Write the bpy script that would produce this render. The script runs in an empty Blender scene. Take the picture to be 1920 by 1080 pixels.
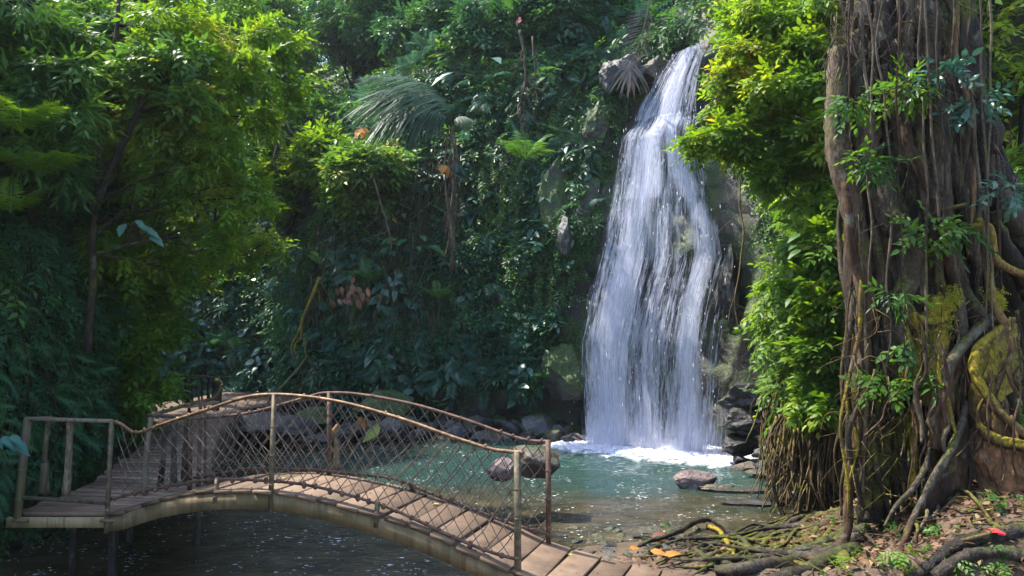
import bpy, math, random
import numpy as np
from mathutils import Vector, Matrix, Euler

SC = bpy.context.scene
COL = SC.collection
rng = np.random.default_rng(11)
random.seed(5)

# ---------------------------------------------------------------- camera
F_PX = 1387.0            # focal length in pixels of the 1920 px wide photograph
HAZE = 0.0004
CAM_Z = 3.0
PITCH = math.atan(60 / F_PX)
cam_data = bpy.data.cameras.new("camera")
cam = bpy.data.objects.new("camera", cam_data)
COL.objects.link(cam)
cam_data.sensor_width = 36.0
cam_data.lens = 36.0 * F_PX / 1920
cam_data.clip_start = 0.1
cam_data.clip_end = 500
cam.location = (0, 0, CAM_Z)
cam.rotation_euler = (math.pi / 2 + PITCH, 0, 0)
SC.camera = cam

# ---------------------------------------------------------------- sky and sun
SUN_DIR = Vector((-0.66, 0.32, 1.22)).normalized()      # towards the sun
SUN_EL = math.asin(SUN_DIR.z)
SUN_AZ = math.atan2(SUN_DIR.x, SUN_DIR.y)
world = bpy.data.worlds.new("World")
SC.world = world
world.use_nodes = True
wn = world.node_tree
for n in list(wn.nodes):
    wn.nodes.remove(n)
w_out = wn.nodes.new("ShaderNodeOutputWorld")
w_bg = wn.nodes.new("ShaderNodeBackground")
w_sky = wn.nodes.new("ShaderNodeTexSky")
w_sky.sky_type = 'NISHITA'
w_sky.sun_disc = False
w_sky.sun_elevation = SUN_EL
w_sky.sun_rotation = SUN_AZ
w_bg.inputs[1].default_value = 0.15
wn.links.new(w_sky.outputs[0], w_bg.inputs[0])
wn.links.new(w_bg.outputs[0], w_out.inputs[0])
sun_data = bpy.data.lights.new("sun", 'SUN')
sun_data.energy = 3.2
sun_data.angle = math.radians(0.6)
sun_data.color = (1.0, 0.93, 0.80)
sun = bpy.data.objects.new("sun", sun_data)
sun.rotation_euler = (-SUN_DIR).to_track_quat('-Z', 'Y').to_euler()
sun.location = SUN_DIR * 60
COL.objects.link(sun)

SC.view_settings.view_transform = 'Standard'
SC.view_settings.look = 'None'
SC.view_settings.gamma = 1.0
SC.view_settings.exposure = 2.05
SC.render.engine = 'CYCLES'
cy = SC.cycles
cy.max_bounces = 7
cy.diffuse_bounces = 3
cy.glossy_bounces = 3
cy.transmission_bounces = 4
cy.transparent_max_bounces = 10
cy.volume_bounces = 0
cy.caustics_reflective = False
cy.caustics_refractive = False
cy.use_denoising = True
cy.sample_clamp_indirect = 4.0
cy.volume_max_steps = 64

# ---------------------------------------------------------------- numeric helpers
def ray(px, py):
    cx = (px - 960) / F_PX
    cyy = (540 - py) / F_PX
    return np.array([cx, math.cos(PITCH) - cyy * math.sin(PITCH), math.sin(PITCH) + cyy * math.cos(PITCH)])

def W(px, py, d):
    """world point seen at a photo pixel, d metres in front of the camera position"""
    r = ray(px, py)
    p = r * (d / r[1])
    p[2] += CAM_Z
    return p

def WP(pts, d=None):
    return np.array([W(p[0], p[1], p[2] if d is None else d) for p in pts])

def hashv(ix, iy, iz, seed):
    h = (ix * 374761393 + iy * 668265263 + iz * 2147483647 + seed * 1274126177) & 0xFFFFFFFF
    h = ((h ^ (h >> 13)) * 1274126177) & 0xFFFFFFFF
    h = (h ^ (h >> 16)) & 0xFFFFFF
    return h / float(0xFFFFFF)

def vnoise(P, seed=0):
    P = np.asarray(P, float)
    I = np.floor(P).astype(np.int64)
    f = P - I
    f = f * f * (3 - 2 * f)
    out = 0
    for dx in (0, 1):
        wx = f[:, 0] if dx else 1 - f[:, 0]
        for dy in (0, 1):
            wy = f[:, 1] if dy else 1 - f[:, 1]
            for dz in (0, 1):
                wz = f[:, 2] if dz else 1 - f[:, 2]
                out = out + wx * wy * wz * hashv(I[:, 0] + dx, I[:, 1] + dy, I[:, 2] + dz, seed)
    return out * 2 - 1

def fbm(P, scale=1.0, octv=4, seed=0, gain=0.5):
    P = np.asarray(P, float) * scale
    a, s, t = 1.0, 0.0, 0.0
    for o in range(octv):
        s = s + a * vnoise(P + 17.3 * o, seed + o)
        t += a
        a *= gain
        P = P * 2.03
    return s / t

def sstep(a, b, x):
    t = np.clip((np.asarray(x, float) - a) / (b - a), 0, 1)
    return t * t * (3 - 2 * t)

def unit(v):
    v = np.asarray(v, float)
    return v / np.maximum(np.linalg.norm(v, axis=-1, keepdims=True), 1e-9)

def catmull(P, n):
    P = np.asarray(P, float)
    if len(P) < 3:
        t = np.linspace(0, 1, n)[:, None]
        return P[0] * (1 - t) + P[-1] * t
    Q = np.vstack([2 * P[0] - P[1], P, 2 * P[-1] - P[-2]])
    m = len(P) - 1
    out = []
    for k in range(n):
        s = k / (n - 1) * m
        i = min(int(s), m - 1)
        t = s - i
        a, b, c, d = Q[i], Q[i + 1], Q[i + 2], Q[i + 3]
        out.append(0.5 * ((2 * b) + (c - a) * t + (2 * a - 5 * b + 4 * c - d) * t * t + (3 * b - a - 3 * c + d) * t ** 3))
    return np.array(out)

# ---------------------------------------------------------------- mesh collector
class MB:
    def __init__(self):
        self.v, self.f, self.a, self.n = [], [], [], 0
    def add(self, V, Fc, rnd=None):
        V = np.asarray(V, float)
        Fc = np.asarray(Fc, np.int64)
        if Fc.shape[1] == 3:
            Fc = np.hstack([Fc, -np.ones((len(Fc), 1), np.int64) - self.n])
        self.v.append(V)
        G = Fc + self.n
        self.f.append(G)
        if rnd is None:
            rnd = np.full(len(V), random.random())
        elif np.isscalar(rnd):
            rnd = np.full(len(V), rnd)
        self.a.append(rnd)
        self.n += len(V)
        return self
    def mesh(self, name, mat, smooth=True):
        V = np.vstack(self.v)
        Fc = np.vstack(self.f)
        quad = Fc[:, 3] >= 0
        cnt = np.where(quad, 4, 3)
        starts = np.concatenate([[0], np.cumsum(cnt)[:-1]])
        loops = Fc[np.column_stack([np.ones((len(Fc), 3), bool), quad])]
        me = bpy.data.meshes.new(name)
        me.vertices.add(len(V))
        me.vertices.foreach_set("co", V.astype(np.float32).ravel())
        me.loops.add(len(loops))
        me.loops.foreach_set("vertex_index", loops.astype(np.int32))
        me.polygons.add(len(Fc))
        me.polygons.foreach_set("loop_start", starts.astype(np.int32))
        me.polygons.foreach_set("loop_total", cnt.astype(np.int32))
        me.update(calc_edges=True)
        at = me.attributes.new("rnd", 'FLOAT', 'POINT')
        at.data.foreach_set("value", np.concatenate(self.a).astype(np.float32))
        if smooth:
            me.polygons.foreach_set("use_smooth", np.ones(len(Fc), bool))
        if mat:
            me.materials.append(mat)
        me.validate()
        return me
    def build(self, name, mat, parent=None, smooth=True):
        o = bpy.data.objects.new(name, self.mesh(name, mat, smooth))
        COL.objects.link(o)
        if parent is not None:
            o.parent = parent
            o.matrix_parent_inverse = Matrix.Translation(-parent.location)
        return o

def tag(o, label=None, cat=None, group=None, kind=None):
    if label: o["label"] = label
    if cat: o["category"] = cat
    if group: o["group"] = group
    if kind: o["kind"] = kind
    return o

def empty(name, loc, label=None, cat=None, group=None):
    o = bpy.data.objects.new(name, None)
    o.empty_display_size = 0.2
    COL.objects.link(o)
    o.location = Vector([float(c) for c in loc])
    return tag(o, label, cat, group)

# ---------------------------------------------------------------- shape makers
def tube_vf(P, R, sides=8, flut=0.0, seed=0, cap=True):
    P = np.asarray(P, float)
    n = len(P)
    R = np.broadcast_to(np.asarray(R, float), (n,)) if np.ndim(R) == 0 else np.asarray(R, float)
    T = np.gradient(P, axis=0)
    T = unit(T)
    up = np.array([0.0, 0, 1]) if abs(T[0][2]) < 0.9 else np.array([1.0, 0, 0])
    N = np.cross(T[0], up); N /= np.linalg.norm(N)
    V = []
    ang = np.arange(sides) / sides * 2 * math.pi
    for i in range(n):
        N = N - T[i] * (N @ T[i]); N /= max(np.linalg.norm(N), 1e-9)
        B = np.cross(T[i], N)
        V.append(P[i] + R[i] * (np.cos(ang)[:, None] * N + np.sin(ang)[:, None] * B))
    V = np.array(V).reshape(-1, 3)
    if flut:
        C = np.repeat(P, sides, axis=0)
        k = 1 + flut * fbm(np.column_stack([np.tile(np.cos(ang), n) * 1.7 + seed, np.tile(np.sin(ang), n) * 1.7, np.repeat(np.linspace(0, n * 0.13, n), sides)]), 2.1, 4, seed, .6)
        V = C + (V - C) * k[:, None]
    i = np.arange(n - 1)[:, None] * sides
    j = np.arange(sides)[None, :]
    j2 = (j + 1) % sides
    Fq = np.stack([i + j, i + j2, i + sides + j2, i + sides + j], -1).reshape(-1, 4)
    if cap:
        V = np.vstack([V, P[0], P[-1]])
        c0, c1 = n * sides, n * sides + 1
        jj = np.arange(sides); jn = (jj + 1) % sides
        T1 = np.stack([np.full(sides, c0), jn, jj], 1)
        T2 = np.stack([np.full(sides, c1), (n - 1) * sides + jj, (n - 1) * sides + jn], 1)
        Fq = np.vstack([Fq, np.hstack([T1, -np.ones((sides, 1), int)]), np.hstack([T2, -np.ones((sides, 1), int)])])
    return V, Fq

def add_tube(mb, pts, r, n=None, sides=8, flut=0.0, jit=0.0, seed=0, rnd=None):
    pts = np.asarray(pts, float)
    n = n or max(4, len(pts) * 4)
    C = catmull(pts, n)
    if jit:
        q = C * 2.0 + seed * 3.1
        C = C + jit * np.column_stack([vnoise(q, 1 + seed), vnoise(q, 2 + seed), vnoise(q, 3 + seed)])
    if np.ndim(r) == 0:
        R = np.full(n, float(r))
    else:
        R = np.interp(np.linspace(0, 1, n), np.linspace(0, 1, len(r)), r)
    V, Fq = tube_vf(C, R, sides, flut, seed)
    # triangles in the cap carry -1 in column 3
    quad = Fq[:, 3] >= 0
    rn = random.random() if rnd is None else rnd
    base = mb.n
    mb.v.append(V)
    G = Fq + base
    G[~quad, 3] = -1
    mb.f.append(G)
    mb.a.append(np.full(len(V), rn))
    mb.n += len(V)

def add_box(mb, c, ax, ay, az, rnd=None, bevel=0.0):
    """box with half-axis vectors"""
    c, ax, ay, az = [np.asarray(q, float) for q in (c, ax, ay, az)]
    if bevel <= 0:
        S = [(-1, -1, -1), (1, -1, -1), (1, 1, -1), (-1, 1, -1), (-1, -1, 1), (1, -1, 1), (1, 1, 1), (-1, 1, 1)]
        V = [c + a * ax + b * ay + d * az for a, b, d in S]
        Q = [(0, 3, 2, 1), (4, 5, 6, 7), (0, 1, 5, 4), (1, 2, 6, 5), (2, 3, 7, 6), (3, 0, 4, 7)]
        mb.add(V, Q, rnd)
        return
    # small top-edge bevel: inner top face raised
    lx, ly, lz = [np.linalg.norm(q) for q in (ax, ay, az)]
    bx_, by_, bz_ = 1 - bevel / lx, 1 - bevel / ly, 1 - bevel / lz
    rings = []
    for sx, sy, z in ((bx_, by_, -1), (1, 1, -bz_), (1, 1, bz_), (bx_, by_, 1)):
        rings += [c + a * sx * ax + b * sy * ay + z * az for a, b in ((-1, -1), (1, -1), (1, 1), (-1, 1))]
    Q = [(3, 2, 1, 0), (12, 13, 14, 15)]
    for k in range(3):
        for j in range(4):
            a, b = k * 4 + j, k * 4 + (j + 1) % 4
            Q.append((a, b, b + 4, a + 4))
    mb.add(rings, Q, rnd)

def bar(mb, p, q, w, h, up=(0, 0, 1), rnd=None, bevel=0.004):
    """rectangular bar from p to q, w across, h along up"""
    p, q = np.asarray(p, float), np.asarray(q, float)
    d = q - p
    L = np.linalg.norm(d)
    t = d / L
    s = unit(np.cross(t, up))
    u2 = np.cross(s, t)
    add_box(mb, (p + q) / 2, t * L / 2, s * w / 2, u2 * h / 2, rnd, bevel)

def ico(sub):
    import bmesh
    bm = bmesh.new()
    bmesh.ops.create_icosphere(bm, subdivisions=sub, radius=1)
    V = np.array([v.co[:] for v in bm.verts])
    T = np.array([[v.index for v in f.verts] for f in bm.faces])
    bm.free()
    return V, T
ICO = {k: ico(k) for k in (2, 3, 4, 5)}

def rock_vf(r, seed, sub=4, cuts=9, rough=0.12, squash=(1, 1, 0.7)):
    V, T = ICO[sub]
    V = V.copy()
    g = np.random.default_rng(seed)
    for k in range(cuts):                       # flat broken faces
        n = unit(g.normal(size=3))
        d = g.uniform(0.55, 0.85)
        e = V @ n - d
        V = V - np.where(e > 0, e * 0.92, 0)[:, None] * n
    V = V * (1 + rough * fbm(V, 1.6, 5, seed)[:, None])
    return V * np.asarray(squash) * r, T

# leaf templates -----------------------------------------------------------
def leaf_near(w=0.36, fold=0.06, droop=0.18):
    m = [(0, 0, 0), (0, 0.36, 0.01), (0, 0.70, -droop * 0.35), (0, 1, -droop)]
    V = m + [(-w * .5, 0.22, fold * .6), (-w * .5, 0.55, fold - droop * .2), (w * .5, 0.22, fold * .6), (w * .5, 0.55, fold - droop * .2)]
    T = [(0, 1, 4), (4, 1, 5), (1, 2, 5), (5, 2, 3), (0, 6, 1), (6, 7, 1), (1, 7, 2), (7, 3, 2)]
    return np.array(V, float), np.array(T)

def leaf_far(w=0.42, fold=0.05, droop=0.15):
    V = [(0, 0, 0), (-w / 2, 0.42, fold), (w / 2, 0.42, fold), (0, 1, -droop), (0, 0.5, -0.02)]
    T = [(0, 4, 1), (0, 2, 4), (1, 4, 3), (4, 2, 3)]
    return np.array(V, float), np.array(T)

def merge(parts):
    V, T, A, n = [], [], [], 0
    for v, t, a in parts:
        V.append(v); T.append(np.asarray(t) + n); A.append(np.full(len(v), a)); n += len(v)
    return np.vstack(V), np.vstack(T), np.concatenate(A)

def rotm(x, y, z):
    return np.array(Euler((x, y, z)).to_matrix())

def sprig(g, n=8, leaf=leaf_far, L=0.42, w=0.42, spread=1.0, droop=0.3):
    """stem along +Y of length 1, leaves alternate"""
    parts = []
    for k in range(n):
        s = -1 if k % 2 else 1
        t = 0.15 + 0.85 * k / max(n - 1, 1)
        ang = s * spread * g.uniform(0.7, 1.15) * (1 - 0.75 * (k == n - 1))
        v, T = leaf(w * g.uniform(.8, 1.2))
        R = rotm(0, 0, -ang) @ rotm(g.uniform(-.5, .2), g.uniform(-.45, .45), 0)
        vv = (v * L * g.uniform(.75, 1.15)) @ R.T + np.array([0, t, -droop * t * t])
        parts.append((vv, T, g.uniform(-.12, .12)))
    # thin stem as two crossing slivers
    st = np.array([(-.008, 0, 0), (.008, 0, 0), (0, .5, -droop * .25), (0, 1, -droop)])
    parts.append((st, np.array([(0, 1, 2), (0, 2, 3)]), 0.0))
    return merge(parts)

def frond(g, n=16, L=0.34, w=0.10, arch=0.35, hang=0.25, shape='fern', tri=False):
    """pinnate frond along +Y arching down, pinnae to both sides"""
    parts = []
    def mid(t):
        return np.array([0, t * (1 - 0.12 * t), arch * (t * 0.9 - 1.35 * t * t)])
    for k in range(n):
        t = (0.12 if shape == 'fern' else 0.2) + (0.88 if shape == 'fern' else 0.8) * k / (n - 1)
        prof = math.sin(math.pi * min(1, t * 0.9 + 0.08)) ** 0.7 if shape == 'fern' else (0.55 + 0.45 * math.sin(math.pi * t))
        l = L * max(prof, 0.18) * g.uniform(.9, 1.08)
        for s in (-1, 1):
            a = s * (1.35 - 0.55 * t) + g.uniform(-.06, .06)
            d = np.array([math.sin(a), math.cos(a), -hang * g.uniform(.6, 1.3)])
            d /= np.linalg.norm(d)
            p0 = mid(t)
            side = unit(np.cross(d, [0, 0, 1])) * w * l / L * 0.5
            e = p0 + d * l + np.array([0, 0, -hang * l * 0.5])
            m = p0 + d * l * 0.45
            V = np.array([p0, m + side, m - side, e])
            parts.append((V, np.array([(0, 2, 1), (1, 2, 3)]), g.uniform(-.05, .05)))
    # rachis
    R = []
    T = []
    for k in range(7):
        c = mid(k / 6)
        ww = 0.012 * (1 - 0.7 * k / 6)
        R += [c + [ww, 0, 0], c + [-ww, 0, 0]]
        if k:
            b = 2 * k
            T += [(b - 2, b, b - 1), (b - 1, b, b + 1)]
    parts.append((np.array(R), np.array(T), 0.15))
    return merge(parts)

_g = np.random.default_rng(3)
T_SPRIG = [sprig(_g) for _ in range(6)]
T_SPRIG_N = [sprig(_g, 7, leaf_near, 0.46, 0.40) for _ in range(6)]
T_LONG = [sprig(_g, 7, leaf_far, 0.55, 0.26, 0.8, 0.45) for _ in range(5)]
T_IVY = [sprig(_g, 6, leaf_far, 0.40, 0.62, 1.15, 0.1) for _ in range(5)]
T_BIG = [sprig(_g, 4, leaf_near, 0.75, 0.46, 0.9, 0.35) for _ in range(5)]
T_FERN = [frond(_g, 17, 0.30, 0.048, 0.45, 0.3) for _ in range(4)]
T_PALM = [frond(_g, 30, 0.46, 0.026, 0.75, 1.0, 'palm') for _ in range(3)]
T_BARE = [frond(_g, 24, 0.22, 0.014, 0.3, 0.5, 'palm')]
T_ONE = [(lambda q: (q[0], q[1], np.zeros(len(q[0]))))(leaf_near(0.42)) for _ in range(1)]
T_TAPE = [(np.array([(-.02, 0, 0), (.02, 0, 0), (.03, .3, .05), (-.03, .3, .05), (.025, .7, -.02), (-.025, .7, -.02), (0, 1, -.2)]), np.array([(0, 1, 2), (0, 2, 3), (3, 2, 4), (3, 4, 5), (5, 4, 6)]), np.zeros(7))]

def scatter(mb, temps, pos, dirs, ups, scale, rnd, g=None):
    """place templates: +Y along dirs, +Z near ups"""
    g = g or rng
    pos = np.asarray(pos, float)
    N = len(pos)
    if N == 0:
        return
    dirs = unit(np.broadcast_to(dirs, (N, 3)))
    ups = np.broadcast_to(ups, (N, 3))
    X = unit(np.cross(dirs, ups))
    Z = np.cross(X, dirs)
    R = np.stack([X, dirs, Z], 1)              # rows = images of x,y,z
    scale = np.broadcast_to(scale, (N,))
    rnd = np.broadcast_to(rnd, (N,))
    which = g.integers(0, len(temps), N)
    for k, (V, T, A) in enumerate(temps):
        m = which == k
        c = int(m.sum())
        if not c:
            continue
        P = np.einsum('vj,njk->nvk', V, R[m]) * scale[m][:, None, None] + pos[m][:, None, :]
        n = len(V)
        Fc = (T[None] + (np.arange(c) * n)[:, None, None]).reshape(-1, 3)
        a = np.clip(rnd[m][:, None] + A[None], 0, 1).ravel()
        base = mb.n
        mb.v.append(P.reshape(-1, 3))
        mb.f.append(np.hstack([Fc + base, -np.ones((len(Fc), 1), np.int64)]))
        mb.a.append(a)
        mb.n += c * n
# ---------------------------------------------------------------- materials
class NT:
    def __init__(self, name):
        self.m = bpy.data.materials.new(name)
        self.m.use_nodes = True
        self.t = self.m.node_tree
        for n in list(self.t.nodes):
            self.t.nodes.remove(n)
        self.out = self.t.nodes.new("ShaderNodeOutputMaterial")
    def n(self, typ, **kw):
        x = self.t.nodes.new(typ)
        for k, v in kw.items():
            if k.startswith("i_"):
                key = k[2:]
                key = int(key) if key.isdigit() else key.replace("_", " ")
                s = x.inputs[key]
                if isinstance(v, bpy.types.NodeSocket):
                    self.t.links.new(v, s)
                else:
                    s.default_value = v
            else:
                setattr(x, k, v)
        return x
    def pos(self, scale=(1, 1, 1)):
        g = self.n("ShaderNodeNewGeometry")
        m = self.n("ShaderNodeMapping", i_Vector=g.outputs["Position"])
        m.inputs["Scale"].default_value = scale
        return m.outputs[0]
    def noise(self, vec, scale, detail=4, rough=0.55, dist=0.0):
        x = self.n("ShaderNodeTexNoise", i_Vector=vec, i_Scale=scale, i_Detail=detail, i_Roughness=rough, i_Distortion=dist)
        return x.outputs["Fac"]
    def ramp(self, fac, stops):
        r = self.n("ShaderNodeValToRGB", i_Fac=fac)
        e = r.color_ramp.elements
        while len(e) < len(stops):
            e.new(0.5)
        for el, (p, c) in zip(e, stops):
            el.position = p
            el.color = (c if len(c) == 4 else (*c, 1)) if not np.isscalar(c) else (c, c, c, 1)
        return r.outputs["Color"]
    def math(self, op, a, b=0.0, c=0.0, clamp=False):
        x = self.n("ShaderNodeMath", operation=op, i_0=a, i_1=b, i_2=c)
        x.use_clamp = clamp
        return x.outputs[0]
    def mix(self, f, a, b):
        x = self.n("ShaderNodeMixRGB", i_Fac=f, i_Color1=a, i_Color2=b)
        return x.outputs[0]
    def bump(self, h, strength=0.5, dist=0.05):
        return self.n("ShaderNodeBump", i_Height=h, i_Strength=strength, i_Distance=dist).outputs[0]
    def surf(self, s):
        self.t.links.new(s, self.out.inputs["Surface"])
        return self.m

def c4(c):
    return (*c, 1)

def leaf_mat(name, stops, trans=0.45, rough=0.48, spec=0.32, tcol=(1.25, 1.25, 0.5)):
    t = NT(name)
    a = t.n("ShaderNodeAttribute", attribute_name="rnd").outputs["Fac"]
    nz = t.noise(t.pos(), 0.75, 5, .65)
    f = t.math('ADD', t.math('MULTIPLY', a, 0.75), t.math('MULTIPLY', t.math('SUBTRACT', nz, 0.5), 1.3), clamp=True)
    f = t.math('ADD', f, 0.12, clamp=True)
    col = t.ramp(f, stops)
    p = t.n("ShaderNodeBsdfPrincipled", i_Base_Color=col, i_Roughness=rough)
    p.inputs["Specular IOR Level"].default_value = spec
    tc = t.n("ShaderNodeVectorMath", operation='MULTIPLY', i_0=col)
    tc.inputs[1].default_value = tcol
    tr = t.n("ShaderNodeBsdfTranslucent", i_Color=tc.outputs[0])
    mx = t.n("ShaderNodeMixShader", i_0=trans, i_1=p.outputs[0], i_2=tr.outputs[0])
    return t.surf(mx.outputs[0])

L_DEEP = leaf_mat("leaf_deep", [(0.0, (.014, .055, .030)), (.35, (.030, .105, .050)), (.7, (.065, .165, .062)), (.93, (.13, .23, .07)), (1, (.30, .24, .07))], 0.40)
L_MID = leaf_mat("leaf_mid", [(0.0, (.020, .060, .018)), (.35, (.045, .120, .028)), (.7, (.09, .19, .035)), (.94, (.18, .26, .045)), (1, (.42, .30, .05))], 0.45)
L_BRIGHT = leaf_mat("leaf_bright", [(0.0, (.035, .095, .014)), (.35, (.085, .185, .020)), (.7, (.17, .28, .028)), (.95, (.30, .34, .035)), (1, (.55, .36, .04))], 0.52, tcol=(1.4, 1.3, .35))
L_SUNLIT = leaf_mat("leaf_sunlight_tint", [(0.0, (.10, .20, .03)), (.4, (.20, .34, .05)), (.8, (.34, .46, .08)), (1, (.48, .50, .10))], .58, tcol=(1.3, 1.2, .5))  # paler leaf colour stands in for sunlight on the right-hand forest
L_BLUE = leaf_mat("leaf_bluish", [(0.0, (.020, .075, .055)), (.4, (.045, .130, .092)), (.8, (.10, .20, .14)), (1, (.18, .26, .18))], 0.30, 0.32, 0.6, (1, 1.1, .8))
L_DRY = leaf_mat("leaf_dry", [(0.0, (.035, .020, .012)), (.35, (.075, .040, .022)), (.6, (.15, .083, .044)), (.85, (.23, .15, .09)), (1, (.38, .24, .11))], 0.2, 0.7, 0.2, (1, .9, .7))
L_MOSSY = leaf_mat("leaf_ivy", [(0.0, (.018, .065, .024)), (.4, (.042, .115, .030)), (.8, (.095, .18, .036)), (1, (.18, .23, .04))], 0.35)

def bark_mat(name, c0, c1, moss=0.0, mosscol=(.16, .17, .02), rough=0.85, sc=1.0, wet=False):
    t = NT(name)
    v = t.pos((1, 1, 0.28))
    n1 = t.noise(v, 9 * sc, 6, 0.65, 0.6)
    n2 = t.noise(t.pos(), 1.6 * sc, 3)
    n3 = t.noise(t.pos((1, 1, .4)), 34 * sc, 5, .75)
    a = t.n("ShaderNodeAttribute", attribute_name="rnd").outputs["Fac"]
    col = t.ramp(t.math('ADD', t.math('MULTIPLY', n1, .75), t.math('MULTIPLY', a, .28)), [(.36, tuple(q * .30 for q in c0)), (.52, c0), (.70, c1)])
    col = t.mix(t.ramp(n3, [(.38, .65), (.55, 0.0)]), col, c4(tuple(q * .28 for q in c0)))
    lich = t.ramp(t.noise(t.pos(), 5 * sc, 5, .6), [(.60, 0.0), (.68, 1.0)])
    col = t.mix(t.math('MULTIPLY', lich, .28), col, (.28, .28, .23, 1))
    if moss:
        g = t.n("ShaderNodeNewGeometry")
        z = t.n("ShaderNodeSeparateXYZ", i_0=g.outputs["Normal"]).outputs[2]
        f = t.math('ADD', t.math('MULTIPLY', z, 0.22), n2)
        f = t.math('ADD', f, t.math('MULTIPLY', t.math('SUBTRACT', n3, .5), .35))
        f = t.ramp(f, [(.66 - moss * .28, 0.0), (.78 - moss * .28, 1.0)])
        mc = t.ramp(t.noise(t.pos(), 19, 6, .7), [(.36, tuple(q * .15 for q in mosscol)), (.5, tuple(q * .55 for q in mosscol)), (.66, mosscol)])
        col = t.mix(t.math('MULTIPLY', f, .9), col, mc)
    h = t.math('ADD', t.math('MULTIPLY', n1, 1.0), t.math('MULTIPLY', n3, .35))
    p = t.n("ShaderNodeBsdfPrincipled", i_Base_Color=col, i_Roughness=rough, i_Normal=t.bump(h, 1.0, .055))
    p.inputs["Specular IOR Level"].default_value = 0.25
    return t.surf(p.outputs[0])

BARK = bark_mat("bark_fig", (.050, .036, .024), (.155, .115, .075), 0.22)
BARK_DARK = bark_mat("bark_dark", (.030, .022, .016), (.085, .062, .042), 0.18)
BARK_BROWN = bark_mat("bark_brown", (.085, .046, .024), (.25, .145, .075), 0.1)
BARK_MOSS = bark_mat("bark_mossy", (.10, .06, .025), (.25, .15, .06), 0.80, (.40, .30, .02))
BARK_ORANGE = bark_mat("bark_orange", (.30, .15, .07), (.44, .25, .13), 0.22, (.26, .24, .03))
BARK_PALE = bark_mat("bark_pale", (.085, .065, .045), (.24, .19, .13), 0.18)
BARK_WET = bark_mat("bark_wet", (.030, .023, .017), (.11, .085, .060), 0.12, (.09, .10, .025), 0.45)
ROOT_TAN = bark_mat("root_tan", (.085, .055, .025), (.24, .165, .075), 0.35, (.20, .18, .03))

def rock_mat(name, c0, c1, moss=0.4, rough=0.55, sc=1.0, mosscol=(.045, .075, .014), cutoff=0.0):
    t = NT(name)
    p0 = t.pos()
    n1 = t.noise(p0, 1.4 * sc, 7, .62, .3)
    n2 = t.noise(p0, 7 * sc, 6, .7)
    vo = t.n("ShaderNodeTexVoronoi", feature='DISTANCE_TO_EDGE', i_Vector=t.n("ShaderNodeVectorMath", operation='ADD', i_0=t.pos((.7, .7, 1.3)), i_1=t.n("ShaderNodeTexNoise", i_Vector=p0, i_Scale=1.3, i_Detail=4.0).outputs['Color']).outputs[0], i_Scale=.9 * sc)
    crack = t.ramp(vo.outputs["Distance"], [(0.0, 0.0), (.06, 1.0)])
    col = t.ramp(t.math('ADD', t.math('MULTIPLY', n1, .6), t.math('MULTIPLY', n2, .4)), [(.33, tuple(q * .4 for q in c0)), (.5, c0), (.68, c1)])
    col = t.mix(t.math('MULTIPLY', t.math('SUBTRACT', 1.0, crack), .35), col, c4(tuple(q * .3 for q in c0)))
    g = t.n("ShaderNodeNewGeometry")
    z = t.n("ShaderNodeSeparateXYZ", i_0=g.outputs["Normal"]).outputs[2]
    f = t.math('ADD', t.math('MULTIPLY', z, .20), t.noise(p0, .8, 5, .6))
    f = t.ramp(f, [(.72 - moss * .32, 0.0), (.84 - moss * .32, 1.0)])
    mc = t.ramp(t.noise(p0, 16, 3), [(.35, tuple(q * .4 for q in mosscol)), (.7, mosscol)])
    col = t.mix(f, col, mc)
    h = t.math('ADD', t.math('ADD', n1, t.math('MULTIPLY', n2, .4)), t.math('MULTIPLY', crack, .08))
    r = t.math('ADD', t.math('MULTIPLY', n2, .3), rough - .15)
    p = t.n("ShaderNodeBsdfPrincipled", i_Base_Color=col, i_Roughness=r, i_Normal=t.bump(h, .8, .12))
    p.inputs["Specular IOR Level"].default_value = 0.4
    return t.surf(p.outputs[0])

ROCK_CLIFF = rock_mat("cliff_rock", (.018, .018, .014), (.048, .046, .034), .70)
ROCK_EARTH = rock_mat("cliff_earth", (.022, .015, .010), (.070, .050, .032), .62, .8, 2.2)
ROCK_WET = rock_mat("wet_rock", (.022, .021, .022), (.085, .080, .088), .15, .42)
ROCK_GREY = rock_mat("grey_rock", (.085, .085, .09), (.24, .235, .25), .25, .45, 1.6)
ROCK_BROWN = rock_mat("brown_rock", (.07, .055, .042), (.17, .135, .105), .30, .5, 1.6)
ROCK_MOSS = rock_mat("mossy_rock", (.05, .05, .04), (.11, .11, .09), .95, .7, 1.3, (.075, .115, .03))
ROCK_PINK = rock_mat("pinkish_rock", (.14, .10, .10), (.36, .27, .27), .12, .4, 2.2)

def soil_mat():
    t = NT("soil")
    p0 = t.pos()
    n1 = t.noise(p0, 2.2, 6, .6)
    n2 = t.noise(p0, 18, 5, .7)
    col = t.ramp(n1, [(.3, (.028, .020, .013)), (.55, (.085, .055, .034)), (.75, (.15, .095, .06))])
    col = t.mix(t.math('MULTIPLY', t.ramp(n2, [(.45, 0.0), (.65, 1.0)]), .5), col, (.19, .12, .075, 1))
    p = t.n("ShaderNodeBsdfPrincipled", i_Base_Color=col, i_Roughness=.9, i_Normal=t.bump(t.math('ADD', n2, n1), .9, .05))
    return t.surf(p.outputs[0])
SOIL = soil_mat()

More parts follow.
